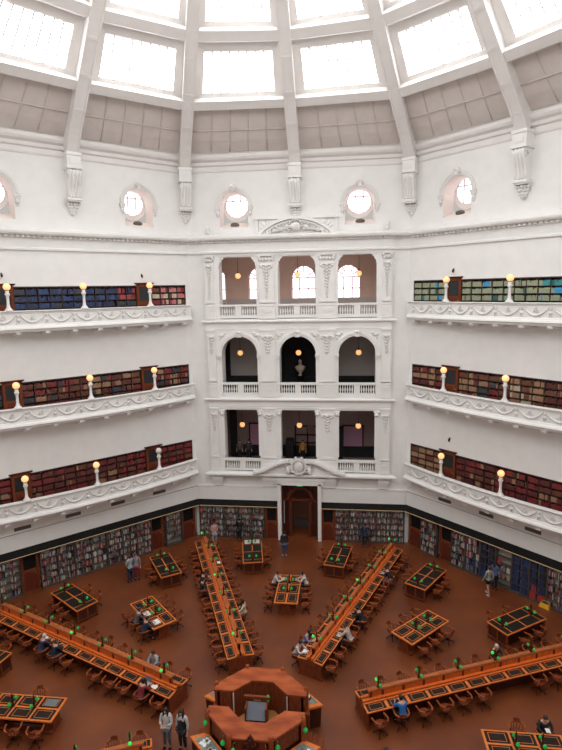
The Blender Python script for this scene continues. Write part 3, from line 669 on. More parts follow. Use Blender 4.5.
for k in range(-8, 8):
    full = -5 <= k <= 4
    # coffered band
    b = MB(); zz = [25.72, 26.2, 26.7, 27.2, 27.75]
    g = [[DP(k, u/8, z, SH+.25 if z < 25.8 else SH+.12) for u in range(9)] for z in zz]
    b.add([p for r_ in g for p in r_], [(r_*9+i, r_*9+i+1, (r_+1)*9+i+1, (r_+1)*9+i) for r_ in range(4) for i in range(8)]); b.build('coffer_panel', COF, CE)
    if full:
        b = MB()
        for u in (.28, .45, .62, .79) if True else (): b.tube([DP(k, u-.035, z, SH+.22 if z < 25.8 else SH+.09) for z in zz], .032, 4)
        b.tube([DP(k, .0+i/6, 26.65, SH+.08) for i in range(7)], .035, 4); b.build('coffer_rib', COF, CE)
    # purlin beams
    for zb in (27.55, 30.05, 32.4):
        b = MB(); L = []
        for u in (0, 1):
            q = [DP(k, u, zb-.16, .12), DP(k, u, zb+.16, .02), DP(k, u, zb+.42, .5), DP(k, u, zb+.42, .95), DP(k, u, zb+.0, .8)]
            L.append(q)
        b.loft(L); b.build('purlin', DOME, CE)
    # skylights
    for wi_, (z0, z1) in enumerate(((27.9, 30.0), (30.4, 32.3), (32.8, 34.3))):
        wo = tag(empty('window_%d' % WI[0]), kind='structure'); WI[0] += 1
        u0_, u1_ = .15, .85; za, zb = z0+.33, z1-.25; SH2 = SH+.05
        def P_(u, z, e_): return DP(k, u, z, e_)
        b = MB()
        q = [P_(0, z0-.1, SH2), P_(1, z0-.1, SH2), P_(1, z1+.2, SH2), P_(0, z1+.2, SH2), P_(u0_, za, SH2+.1), P_(u1_, za, SH2+.1), P_(u1_, zb, SH2+.1), P_(u0_, zb, SH2+.1),
             P_(u0_, za, SH2+.3), P_(u1_, za, SH2+.3), P_(u1_, zb, SH2+.3), P_(u0_, zb, SH2+.3)]
        b.add(q, [(0, 1, 5, 4), (1, 2, 6, 5), (2, 3, 7, 6), (3, 0, 4, 7), (4, 5, 9, 8), (5, 6, 10, 9), (6, 7, 11, 10), (7, 4, 8, 11)]); b.build('window_frame', DOME, wo)
        b = MB(); b.add([P_(u0_-.02, za-.05, SH2+.25), P_(u1_+.02, za-.05, SH2+.25), P_(u1_+.02, zb+.05, SH2+.25), P_(u0_-.02, zb+.05, SH2+.25)], [(0, 1, 2, 3)]); b.build('pane', SKYG, wo)
        if full:
            b = MB()
            for i in range(1, 8):
                u = u0_+(u1_-u0_)*i/8; b.tube([P_(u, za, SH2+.2), P_(u, zb, SH2+.2)], .045, 4)
            for t in (.33, .66): b.tube([P_(u0_, za+(zb-za)*t, SH2+.2), P_(u1_, za+(zb-za)*t, SH2+.2)], .012, 4)
            b.build('glazing_bar', BARM, wo)
b = MB(); b.lathe([(4.6, 34.9), (4.6, 36.5), (.1, 37)], (0, 0, 0), 16); b.build('lantern', DOME, CE)

# ------------------------------------------------------------------ gallery balconies
def bow(x): return .42+.66*(1-(x/7.2)**2)
def balcony(az, li, side):
    zr = LV[li]; t = empty('gallery_balcony', face_M(az, 0, 0, zr), 'white bowed balcony with garlands along the %s gallery on the %s' % (LN[li], side), 'balcony', 'gallery balconies')
    N = 28; xs = [-7.04+14.08*i/N for i in range(N+1)]
    def sweep(prof, x0=None, x1=None): return [[(x, -(bow(x)+d), z) for d, z in prof] for x in xs]
    b = MB(); b.loft(sweep([(-.2, -.05), (0, -.05), (0, -.14), (-.035, -.17), (-.035, -.74), (0, -.77), (.03, -.84), (.10, -.90), (.13, -.99), (.06, -1.02), (0, -1.14), (-.12, -1.17), (-.2, -1.17)])); b.build('parapet', PL, t)
    b = MB(); b.loft(sweep([(-.24, -.06), (.07, -.06), (.09, -.03), (.07, 0), (-.24, 0)])); b.build('handrail', PL, t)
    b = MB(); b.loft([[(x, -(bow(x)-.15), -1.17), (x, .35, -1.17), (x, .35, -1.0), (x, -(bow(x)-.15), -1.0)] for x in xs]); b.build('walkway', PL2, t)
    for sx in (-1, 1): b = MB(); b.box(*sorted((sx*7.04, sx*6.92)), -bow(7.04)-.0, 0, -1.15, -.02); b.build('end_wall', PL, t)
    for i in range(10):
        b = MB(); x = -6.52+i*1.449; d = bow(x)
        b.box(x-.13, x+.13, -d+.02, -.02, -1.27, -1.15); b.box(x-.11, x+.11, -d+.35, -.02, -1.36, -1.27); b.build('modillion', PL2, t)
    pitch = 1.45
    for i in range(9):
        xa = -6.52+i*pitch; b = MB(); pts = []
        for q in range(11):
            u = q/10; x = xa+pitch*(.07+.86*u); zz = -.24-.40*(1-(2*u-1)**2); pts.append((x, -(bow(x)-.0), zz))
        b.tube(pts, [.03+.025*(1-(2*(q/10)-1)**2) for q in range(11)], 6)
        xm = xa+pitch/2; b.tube([(xm-.13, -bow(xm)-.0, -.46), (xm, -bow(xm)-.0, -.22), (xm+.13, -bow(xm)-.0, -.46), (xm-.13, -bow(xm)-.0, -.46)], .022, 5); b.ell((xm, -bow(xm)-.0, -.39), (.035, .03, .05), 8, 5)
        b.build('garland', PL2, t)
    for i in range(10):
        x = -6.52+i*pitch; y = -bow(x)-.0; b = MB(); b.ell((x, y, -.52), (.10, .05, .10), 10, 6); b.ell((x, y-.02, -.52), (.05, .05, .05), 8, 5); b.ell((x, y, -.30), (.06, .04, .09), 8, 5)
        for sx in (-1, 1): b.tube([(x, y, -.26), (x+sx*.12, y, -.20), (x+sx*.2, y, -.27)], .016, 5); b.ell((x+sx*.06, y, -.66), (.03, .03, .06), 6, 4)
        b.build('rosette', PL2, t)
for li in range(3):
    balcony(-45, li, 'left'); balcony(45, li, 'right')
# lamps on the rails
lampmesh = MB().lathe([(.23, 0), (.20, .05), (.10, .18), (.075, .34), (.07, .64), (.085, .78), (.13, .84), (.13, .91), (.08, .96), (.11, 1.03), (.05, 1.08)], (0, 0, 0), 12).mesh('column', PL)
glm = MB().ell((0, 0, 1.26), (.19, .19, .19), 16, 10).mesh('globe', GLOBE); glm2 = glm.copy(); glm2.materials[0] = GLOBE2
colr = MB().lathe([(.07, 1.05), (.12, 1.10), (.10, 1.14)], (0, 0, 0), 12).mesh('collar', BRASP)
for az, side in ((-45, 'left'), (45, 'right')):
    for li in range(3):
        for q, xx in enumerate((-4.0, 0.0, 4.05)):
            if az < 0 and q == 1: xx = -.08
            t_ = 7.2-xx if az < 0 else xx+7.2; pos = 'nearest the loggia' if t_ < 5 else ('in the middle' if t_ < 9 else 'furthest from the loggia')
            y = -(bow(xx)-.08); unlit = (az < 0 and li == 0 and t_ < 5)
            t = empty('rail_lamp', face_M(az, xx, y, LV[li]), '%s globe lamp on the %s %s balcony rail, %s' % ('unlit white' if unlit else 'glowing', LN[li], side, pos), 'lamp', 'globe lamps on the balcony rails')
            link('column', lampmesh, t); link('collar', colr, t); link('globe', glm2 if unlit else glm, t)
# small wall cameras
for az, x, z, side, lv in ((-45, 7.2-11.24, 18.2, 'left', 'top'), (-45, 7.2-3.29, 18.17, 'left', 'top'), (45, 3.14-7.2, 18.1, 'right', 'top'), (45, 3.23-7.2, 7.92, 'right', 'lowest')):
    wh = ', nearest the loggia' if abs(x-3.9) < .2 and az < 0 else (', furthest from the loggia' if az < 0 else '')
    t = empty('wall_spotlight', face_M(az, x, 0, z), 'tiny dark spotlight on the wall above the %s %s gallery%s' % (lv, side, wh), 'spotlight', 'wall spotlights')
    MB().box(-.04, .04, -.03, 0, -.05, .12).build('mount', METD, t); MB().lathe([(.05, -.12), (.06, .0), (.03, .06)], (0, -.1, 0), 10).build('lamp_head', METD, t)

# ------------------------------------------------------------------ bookcases, doors, books
BAYS = [(.27+.5925*i, .27+.5925*(i+1)) for i in range(4)]+[(3.68+.64*i, 3.68+.64*(i+1)) for i in range(11)]+[(11.76+.5925*i, 11.76+.5925*(i+1)) for i in range(4)]
GB = []      # gallery book specs
GCOL = {'navy': (.022, .035, .095), 'blue': (.03, .065, .17), 'crimson': (.22, .026, .026), 'red': (.42, .06, .06), 'maroon': (.12, .024, .02), 'brown': (.16, .055, .028), 'tan': (.36, .20, .11), 'cream': (.60, .50, .36),
        'sage green': (.36, .39, .25), 'teal': (.04, .30, .32), 'bright blue': (.05, .33, .60), 'pink': (.62, .20, .20), 'dark grey': (.05, .055, .065), 'green': (.05, .14, .12)}
BM = {k: mat('binding_'+k.replace(' ', '_'), v, .55, noise=.25, nscale=9) for k, v in GCOL.items()}
BKEYS = list(BM)
PAL = {('l', 2): lambda t: rnd.choice(['navy']*6+['blue']*3+['dark grey']) if t > 5.0 else (rnd.choice(['navy', 'dark grey', 'brown', 'crimson', 'red']) if t > 3.5 else rnd.choice(['cream', 'pink', 'red', 'pink', 'crimson', 'brown'])),
       ('l', 1): lambda t: rnd.choice(['brown']*3+['maroon']*3+['tan', 'crimson', 'dark grey']) if t > 4 else rnd.choice(['crimson']*3+['tan', 'brown', 'maroon', 'dark grey']),
       ('l', 0): lambda t: rnd.choice(['maroon']*4+['crimson']*3+['brown', 'brown', 'tan']) if t > 4 else rnd.choice(['crimson', 'maroon', 'crimson', 'crimson', 'brown']),
       ('r', 2): lambda t: rnd.choice(['sage green']*9+['teal', 'green', 'bright blue']) if t < 8.6 else rnd.choice(['sage green']*3+['bright blue', 'teal', 'teal', 'green']),
       ('r', 1): lambda t: (rnd.choice(['brown', 'tan', 'crimson', 'maroon']) if t < 2.7 else rnd.choice(['maroon', 'crimson', 'crimson', 'brown', 'tan', 'dark grey'])) if t < 7.0 else (rnd.choice(['cream', 'cream', 'tan', 'tan', 'brown']) if t < 8.7 else rnd.choice(['brown', 'brown', 'tan', 'maroon'])),
       ('r', 0): lambda t: rnd.choice(['tan', 'tan', 'tan', 'brown']) if t < 2.7 else rnd.choice(['maroon']*4+['crimson']*3+['brown', 'tan'])}
def case_meshes(w_):
    f = MB(); f.box(-w_/2, -w_/2+.02, .03, .34, 0, 2.28); f.box(w_/2-.02, w_/2, .03, .34, 0, 2.28); f.box(-w_/2, w_/2, .01, .36, 2.22, 2.28); f.box(-w_/2, w_/2, .33, .35, 0, 2.28)
    s = MB(); s.box(-w_/2+.02, w_/2-.02, .03, .33, 0, .025)
    return f.mesh('carcass', SHELFD), s.mesh('shelf', SHELFD)
CM = {round(w_, 3): case_meshes(w_) for w_ in (.5925, .64)}
ROWZ = [2.22-.385*(i+1) for i in range(5)]      # shelf tops above the gallery floor
def gdoor(az, x0, x1, z0, h, side, lv, style=0):
    d = tag(empty('door_%d' % DI[0], face_M(az, (x0+x1)/2, -.12 if az == 0 else 0, z0)), kind='structure'); DI[0] += 1; w_ = x1-x0
    b = MB(); b.box(-w_/2, -w_/2+.14, -.03, .1, 0, h); b.box(w_/2-.14, w_/2, -.03, .1, 0, h); b.box(-w_/2, w_/2, -.03, .1, h-.14, h); b.box(-w_/2+.1, w_/2-.1, -.0, .1, h*.48, h*.56); b.build('door_frame', WOODM, d)
    if style == 0:
        b = MB(); b.box(-w_/2-.08, w_/2+.08, -.10, .1, h, h+.05); b.box(-w_/2-.12, w_/2+.12, -.14, .1, h+.05, h+.10); b.build('door_cornice', WOODD, d)
    b = MB(); b.box(-w_/2+.13, w_/2-.13, .03, .07, .0, h*.5); b.build('lower_panel', WOODR if style else WOODM, d)
    b = MB(); b.box(-w_/2+.2, w_/2-.2, .015, .03, .15, h*.42); b.build('raised_field', WOODR, d)
    b = MB(); b.box(-w_/2+.13, w_/2-.13, .03, .07, h*.5, h-.1); b.build('upper_panel', BLKB if style == 0 else BLK, d)
    b = MB(); b.ell((w_/2-.2, -.0, h*.45), (.03, .03, .03), 8, 5); b.build('door_knob', BRASP, d)
for az, side, s_ in ((-45, 'left', 'l'), (45, 'right', 'r')):
    for li in range(3):
        zf = LV[li]-1.0
        for bi, (t0, t1) in enumerate(BAYS):
            tc = (t0+t1)/2; x = 7.2-tc if az < 0 else tc-7.2; w_ = round(t1-t0, 4)
            key = .593 if w_ < .6 else .64; key = [k for k in CM if abs(k-w_) < .01][0]
            M = face_M(az, x, 0, zf)
            t = empty('bookcase', M, 'dark bookcase, %s from the loggia corner, %s %s gallery' % (ORD[bi], LN[li], side), 'bookcase', 'gallery bookcases')
            link('carcass', CM[key][0], t)
            for z in ROWZ: link('shelf', CM[key][1], t, Matrix.Translation((0, 0, z-.025)))
            for ri, z in enumerate(ROWZ[:4]):
                if ri == 3 and li == 2: continue
                xx = -w_/2+.025; c = PAL[(s_, li)](tc)
                while xx < w_/2-.06:
                    if rnd.random() < .16: c = PAL[(s_, li)](tc)
                    bw = rnd.uniform(.045, .075); bh = rnd.uniform(.25, .30) if rnd.random() > .05 else .20
                    if xx+bw > w_/2-.022: break
                    GB.append((az, x+xx, x+xx+bw-.003, .055+rnd.uniform(0, .015), zf+z, bh, c, li, side, bi, ri)); xx += bw
                    if rnd.random() < .02: xx += .06
        for t0, t1 in ((2.66, 3.66), (10.74, 11.74)):
            x = sorted([(7.2-q if az < 0 else q-7.2) for q in (t0, t1)]); gdoor(az, x[0], x[1], zf, 2.34, side, li)
def bookmesh():
    b = MB(); b.box(0, 1, 0, 1, 0, 1); b.box(-.02, 1.02, -.012, .1, .16, .18); b.box(-.02, 1.02, -.012, .1, .76, .79)
    return b
bkm = {}
def book_obj(spec, label, group, mats, nm='book', cat='book'):
    az, x0, x1, y, z, h, c = spec[:7]
    dep = spec[11] if len(spec) > 11 else .22
    if c not in bkm:
        m = MB(); m.box(0, 1, 0, 1, 0, 1); bkm[c] = (m.mesh('book_'+c, mats[c]))
    o = link(nm, bkm[c]); o.matrix_local = face_M(az, x0, y, z) @ Matrix.Diagonal((x1-x0, dep, h, 1)); tag(o, label, cat, group)
def emit_books(specs, labelf, group, mats, keys, stuffname, stufflabel, N=300, nm='book', cat='book'):
    sc = []
    for sp in specs:
        p = face_M(sp[0]) @ Vector(((sp[1]+sp[2])/2, sp[3], sp[4]+sp[5]/2)); u, v, d = project(p)
        vis = 0 < u < 562 and 0 < v < 750
        sc.append(((sp[2]-sp[1])*sp[5]/d/d if vis else -1, sp))
    sc.sort(key=lambda q: -q[0])
    for s, sp in sc[:N]: book_obj(sp, labelf(sp), group, mats, nm, cat)
    b = MB(); idx = {k: i for i, k in enumerate(keys)}
    for s, sp in sc[N:]:
        Mx = face_M(sp[0]); dep = sp[11] if len(sp) > 11 else .22
        vs = [tuple(Mx @ Vector((x, y, z))) for z in (sp[4], sp[4]+sp[5]) for y in (sp[3], sp[3]+dep) for x in (sp[1], sp[2])]
        b.add(vs, [(0, 2, 3, 1), (4, 5, 7, 6), (0, 1, 5, 4), (2, 6, 7, 3), (0, 4, 6, 2), (1, 3, 7, 5)], idx[sp[6]])
    o = b.build(stuffname, [mats[k] for k in keys]); tag(o, stufflabel, 'books', group, 'stuff')
RN = ['topmost', 'second highest', 'third highest', 'fourth highest', 'lowest']
emit_books(GB, lambda s: '%s volume, %s shelf, %s bookcase from the loggia, %s %s gallery' % (s[6], RN[s[10]], ORD[s[9]], LN[s[7]], s[8]), 'bound volumes in the galleries', BM, BKEYS, 'book_rows', 'rows of further bound volumes in the gallery bookcases', 300, 'bound_volume', 'bound volume')

# ground floor
G2 = {'white': (.50, .49, .47), 'grey': (.24, .24, .25), 'black': (.02, .02, .024), 'red': (.38, .035, .04), 'navy': (.016, .026, .055), 'blue': (.03, .06, .13), 'brown': (.15, .06, .035), 'cream': (.42, .36, .27), 'pink': (.42, .20, .22), 'orange': (.45, .12, .03), 'green': (.05, .13, .10)}
GM = {k: mat('cover_'+k, v, .5) for k, v in G2.items()}
MIX = ['white']*4+['grey']*3+['black']*4+['red']*3+['navy']*2+['blue']+['brown']*4+['cream']*4+['pink', 'pink', 'green']
GR = []
GZ = [.12+.43*i for i in range(5)]
def gcase(az, x0, x1, bi, where, fill=.8, pal=None, empt=(), side='', key=''):
    w_ = x1-x0; t = empty('bookcase', face_M(az, (x0+x1)/2, 0, 0), 'steel bookcase on the ground floor, %s' % where, 'bookcase', 'ground floor bookcases')
    b = MB(); b.box(-w_/2, -w_/2+.04, -.28, .0, 0, 2.34); b.box(w_/2-.04, w_/2, -.28, 0, 0, 2.34); b.box(-w_/2, w_/2, -.29, 0, 0, .1); b.box(-w_/2, w_/2, -.28, 0, 2.28, 2.34); b.build('frame', STEELD, t)
    b = MB(); b.box(-w_/2+.03, w_/2-.03, -.03, -.01, .08, 2.3); b.build('back_panel', STEELB, t)
    for i, z in enumerate(GZ):
        b = MB(); b.box(-w_/2+.04, w_/2-.04, -.27, -.02, z-.025, z); b.build('shelf', STEELD, t)
        if i in empt: continue
        for half in (0, 1):
            xx = x0+.05+half*w_/2; xe = x0+w_/2*(half+1)-.05; lim = xx+(xe-xx)*(1 if pal is not None and bi != 2 else min(1, fill*rnd.uniform(.65, 1.35)))
            while xx < lim-.03:
                bw = rnd.uniform(.02, .055) if pal is None else .06; bh = rnd.uniform(.2, .33) if pal is None else rnd.uniform(.35, .37)
                if xx+bw > xe: break
                c = rnd.choice(MIX) if pal is None else pal(i); GR.append((az, xx, xx+bw-.003, -.25+rnd.uniform(0, .03), z, bh, c, 0, side, bi, 4-i, .17)); xx += bw
    return t
ng = 0
def gd(az, x0, x1, style=1): gdoor(az, x0, x1, 0, 2.34, '', 0, style)
def shift(az, x0, x1): return x0, x1
LAYB = [(1.42, 2.66)]+[(3.72+.995*i, 3.72+.995*(i+1)) for i in range(7)]+[(11.76, 12.9)]
for az, side in ((-45, 'left'), (45, 'right')):
    for bi, (t0, t1) in enumerate(LAYB):
        x0, x1 = sorted([(7.2-q if az < 0 else q-7.2) for q in (t0, t1)])
        pal = None; emp = (); fill = .85
        if az > 0 and bi == 3: pal = lambda i: rnd.choice(['black', 'black', 'navy']) if i > 1 else rnd.choice(['navy', 'blue'])
        if az > 0 and bi == 4: emp = (0, 1, 3, 4); fill = .6
        if az > 0 and bi == 5: pal = lambda i: rnd.choice(['navy', 'navy', 'navy', 'blue'])
        if az > 0 and bi == 6: pal = lambda i: 'red' if i < 1 else (rnd.choice(['red', 'navy', 'navy']) if i == 1 else rnd.choice(['navy', 'navy', 'black']))
        if az > 0 and bi == 2: pal = lambda i: rnd.choice(MIX) if i > 1 else rnd.choice(['navy', 'blue', 'grey'])
        if az < 0 and bi == 0: fill = .5; emp = (0,)
        if az < 0 and bi == 4: fill = .35
        if az < 0 and bi == 8: fill = .6
        gcase(az, x0, x1, bi, '%s along the %s wall from the loggia corner' % (ORD[bi], side), fill, pal, emp, 'left wall' if az < 0 else 'right wall')
    for t0, t1 in ((.30, 1.36), (2.74, 3.70), (10.72, 11.70)):
        x0, x1 = sorted([(7.2-q if az < 0 else q-7.2) for q in (t0, t1)])
        gd(az, x0, x1)
for i in range(5):
    gcase(0, -7.08+.928*i, -7.08+.928*(i+1), i, '%s from the corner, left of the central doorway' % ORD[i], .6, None, (), 'back wall, left part')
    gcase(0, 2.44+.928*i, 2.44+.928*(i+1), i, '%s from the red panel, right of the central doorway' % ORD[i], .95, None, (), 'back wall, right part')
gd(0, -2.42, -1.5); gd(0, 1.5, 2.42)
emit_books(GR, lambda s: '%s book, %s shelf, %s ground floor bookcase, %s' % (s[6], RN[s[10]], ORD[s[9]], s[8]), 'books on the ground floor shelves', GM, list(GM), 'shelved_books', 'rows of further books on the ground floor shelves', 300)
# face-out display covers in two ground floor bays
q = 0
for az, t0, n in ((-45, 6.75, 6), (45, 6.75, 7)):
    for k in range(n):
        tt = t0+.16+(k % 3)*.3; z = GZ[1+(k//3)]; x = 7.2-tt if az < 0 else tt-7.2
        o = MB().box(-.09, .09, -.01, .01, 0, .3).build('display_book', GM[('white', 'pink', 'cream', 'black', 'grey', 'white', 'red')[k]], None, face_M(az, x, -.24, z))
        tag(o, '%s book shown face out, %s ground floor wall, %s on its %s shelf' % (('white', 'pink', 'cream', 'black', 'grey', 'white', 'red')[k], 'left' if az < 0 else 'right', ORD[k % 3], ('upper', 'middle', 'top')[2-k//3-0] if k < 9 else 'top'), 'book', 'face out books')

# ------------------------------------------------------------------ chairs
def sideword(az, sx):
    if abs(az) < 60: return 'right side' if sx > 0 else 'left side'
    return ('far side' if sx > 0 else 'near side') if az < 0 else ('near side' if sx > 0 else 'far side')
def make_chair():
    t = empty('swivel_armchair'); b = MB()      # faces +y
    b.prism([(.22*(abs(cos(a))**.7)*(1 if cos(a) > 0 else -1), .02+.22*(abs(sin(a))**.7)*(1 if sin(a) > 0 else -1)) for a in [2*pi*k/16 for k in range(16)]], .435, .475); b.build('seat', WOODM, t)
    N = 14; pts = []
    for k in range(N+1):
        a = pi+pi*k/N; pts.append((.29*cos(a), -.02+.25*sin(a)))
    pts = [(-.28, .20)]+[(-.29, .08)]+pts+[(.29, .08), (.28, .20)]
    b = MB(); b.loft([[(x-.0, y-.03, .67), (x, y+.03, .67), (x, y+.03, .71), (x, y-.03, .71)] if False else [(x*1.10, y*1.10, .67), (x*.90, y*.90, .67), (x*.90, y*.90, .71), (x*1.10, y*1.10, .71)] for x, y in pts]); b.build('armrest', CHW, t)
    cr = pts[7:-7]
    b = MB(); b.loft([[(x*1.04, y*1.06, .70), (x*.94, y*.94, .70), (x*.99, y*1.03, .70+h), (x*1.09, y*1.13, .70+h)] for (x, y), h in zip(cr, [.10+.03*sin(pi*i/(len(cr)-1)) for i in range(len(cr))])]); b.build('backrest', WOODM, t)
    b = MB()
    for k in (1, 3, 5, 7, 9, 11, 13, 15, 17): 
        if k < len(pts): x, y = pts[k]; b.tube([(x*.72, y*.72, .47), (x, y, .68)], .012, 5)
    b.build('spindles', WOODM, t)
    b = MB(); b.lathe([(.06, .43), (.03, .40), (.03, .22), (.05, .18), (.05, .14)], (0, 0, 0), 8); b.build('pedestal', WOODD, t)
    for k in range(4):
        a = pi/4+k*pi/2; c, s = cos(a), sin(a); b = MB(); b.tube([(c*.03, s*.03, .20), (c*.15, s*.15, .14), (c*.27, s*.27, .06)], .022, 5); b.ell((c*.27, s*.27, .03), (.025, .025, .03), 8, 5); b.build('leg', WOODD, t)
    return t
CH = register(make_chair()); chair_used = [False]
def chair(M, label, group='swivel armchairs in the reading room'):
    M = M @ Matrix.Scale(1.0, 4)
    if not chair_used[0]: chair_used[0] = True; CH.matrix_local = M; o = CH
    else: o = copytree(CH, M)
    tag(o, label, 'chair', group); return o

# ------------------------------------------------------------------ lamp post used on desks and tables
lp = MB().lathe([(.07, 0), (.065, .05), (.034, .10), (.032, .30), (.045, .35), (.028, .44), (.0, .54)], (0, 0, 0), 8)
lp.tube([(-.19, 0, .22), (-.16, 0, .30), (-.08, 0, .33), (0, 0, .30), (.08, 0, .33), (.16, 0, .30), (.19, 0, .22)], .012, 5)
lpm = lp.mesh('lamp_post', METD); lpm.materials[0] = WOODD
shm = MB().lathe([(.0, .10), (.025, .09), (.06, .04), (.068, .0), (.045, -.04), (.0, -.045)], (0, 0, .19), 10).mesh('lamp_shade', GREEN)
shb = shm.copy(); shb.materials[0] = GREENB
def lamp_post(parent, M, lit=(0, 0), sc=1.0):
    p = link('lamp_post', lpm, parent, M @ Matrix.Scale(sc, 4))
    for i, sx in enumerate((-1, 1)): link('lamp_shade', shb if lit[i] else shm, p, Matrix.Translation((.19*sx, 0, 0)))
# ------------------------------------------------------------------ radial desks
OCC = {(-22.5, -1, 7): 11.2, (-22.5, -1, 6): 10.5, (-22.5, 1, 3): 7.7, (-67.5, -1, 8): 11.62, (-67.5, -1, 7): 10.75, (-67.5, -1, 6): 9.95, (-67.5, -1, 4): 8.1, (-67.5, -1, 3): 7.17, (-67.5, -1, 1): 5.35, (-67.5, 1, 2): 6.2, (22.5, 1, 9): 12.75, (22.5, 1, 2): 6.6}
DN = {-22.5: 'back left', 22.5: 'back right', -67.5: 'left', 67.5: 'right', -112.5: 'front left', 112.5: 'front right'}
def make_long_desk():
    t = empty('long_reading_desk'); r0_, r1_ = 0, 12.05        # local y from near end outward
    b = MB(); b.box(-.22, .22, .1, r1_-.1, 0, .74); b.build('cabinet', WOODD, t)
    for ye in (.02, r1_-.1):
        b = MB(); b.box(-.55, .55, ye, ye+.08, .05, .76); b.box(-.6, .6, ye-.02, ye+.1, 0, .1); b.box(-.3, .3, ye-.02, ye+.0, .15, .68); b.build('end_panel', WOODM, t)
    for sx in (-1, 1):
        b = MB(); P = [(.16, .80), (.62, .755), (.62, .80), (.16, .845)]
        b.loft([[(sx*x, y, z) for x, z in P] for y in (0, r1_)]); b.build('desktop', WOODB, t)
        b = MB(); b.loft([[(sx*x, y, z) for x, z in ((.044, .83), (.235, .83), (.235, .865), (.15, .875), (.15, .93), (.044, .95))] for y in (.02, r1_-.02)]); b.build('back_ledge', WOOD, t)
        b = MB(); b.box(*sorted((sx*.232, sx*.242)), .05, r1_-.05, .835, .85); b.box(*sorted((sx*.148, sx*.16)), .05, r1_-.05, .872, .884); b.build('ledge_groove', WOODD, t)
        n = 13; p = r1_/n
        for i in range(n):
            yc = p*(i+.5)
            def sl(x): return .847-(x-.16)*(.045/.46)
            def slab_(b, xa, xb, ya, yb, h): b.loft([[(sx*xa, y, sl(xa)+h-.01), (sx*xb, y, sl(xb)+h-.01), (sx*xb, y, sl(xb)+h), (sx*xa, y, sl(xa)+h)] for y in (ya, yb)])
            b = MB(); slab_(b, .235, .575, yc-p*.43, yc+p*.43, .004); b.build('leather_inlay', LEATH, t)
            b = MB()
            for xa, xb, ya, yb in ((.27, .285, -.27, .27), (.52, .535, -.27, .27), (.27, .535, -.28, -.265), (.27, .535, .265, .28)): slab_(b, xa, xb, yc+ya, yc+yb, .010)
            b.build('inlay_border', WOODB, t)
            b = MB(); b.loft([[(sx*x, y, sl(.3)-.06) for x, y in ()] or [(sx*.30, y, .0), (sx*.34, y, .0), (sx*.58, y, .74), (sx*.2, y, .74)] for y in (p*i-.02+.02*(i == 0), p*i+.02)]); 
            if i % 3 == 0 and i: b.build('bracket_leg', WOODM, t)
    b = MB(); b.box(-.045, .045, .35, r1_-.35, .80, 1.24); b.build('partition', WOOD, t)
    b = MB()
    n = 13; p = r1_/n
    for i in range(n+1):
        y = min(max(p*i, .40), r1_-.4); b.box(-.062, .062, y-.05, y+.05, .86, 1.24)
    for sx in (-1, 1): b.box(*sorted((sx*.045, sx*.075)), .35, r1_-.35, .84, .93); b.box(*sorted((sx*.045, sx*.055)), .35, r1_-.35, 1.17, 1.24)
    b.build('partition_moulding', WOODR, t)
    b = MB(); b.box(-.085, .085, .28, r1_-.28, 1.24, 1.30); b.box(-.10, -.085, .28, r1_-.28, 1.215, 1.27); b.box(.085, .10, .28, r1_-.28, 1.215, 1.27); b.build('top_rail', mat('worn_top_rail', (.46, .14, .045), .55, spec=.2, col2=(.33, .085, .026), stretch=(8, 1, 8)), t)
    b = MB()
    for sx in (-1, 1): b.box(*sorted((sx*.06, sx*.08)), .5, r1_-.5, 1.228, 1.238)
    b.build('task_light_strip', STRIPL, t)
    for k in range(7):
        y = .75+1.83*k
        if y < r1_-.2: lamp_post(t, Matrix.Translation((0, y, 1.30)), (1 if k % 3 == 0 else 0, 0))
    return t
LD = register(make_long_desk()); ld_used = False
def vis(p, mx=30):
    u, v, d = project(p); return d > 1 and -mx < u < 562+mx and -mx < v < 750+mx
def chair_ok(M): return vis(M.translation, 14)
SKIPCH = {(-67.5, -1, 10)}
for az in (-22.5, 22.5, -67.5, 67.5, -112.5, 112.5):
    M = polar_M(4.07, az)
    if not ld_used: LD.matrix_local = M; o = LD; ld_used = True
    else: o = copytree(LD, M)
    tag(o, 'long two sided oak desk with green lamps, hub to the %s' % DN[az], 'desk', 'long radial reading desks')
    for sx in (-1, 1):
        for i in range(13):
            r = 4.07+12.05/13*(i+.5); jl = rnd.uniform(-.05, .07); M = polar_M(OCC.get((az, sx, i), r+rnd.uniform(-.05, .05)), az, 0, sx*(.86+jl), (pi/2 if sx > 0 else -pi/2)+rnd.uniform(-.25, .25))
            if (az == 67.5 and sx == 1 and i in (6, 7)) or (az == -67.5 and sx == -1 and i == 5): continue
            if chair_ok(M): chair(M, 'swivel armchair, %s from the hub, %s of the %s long desk' % (ORD[i], sideword(az, sx), DN[az]))
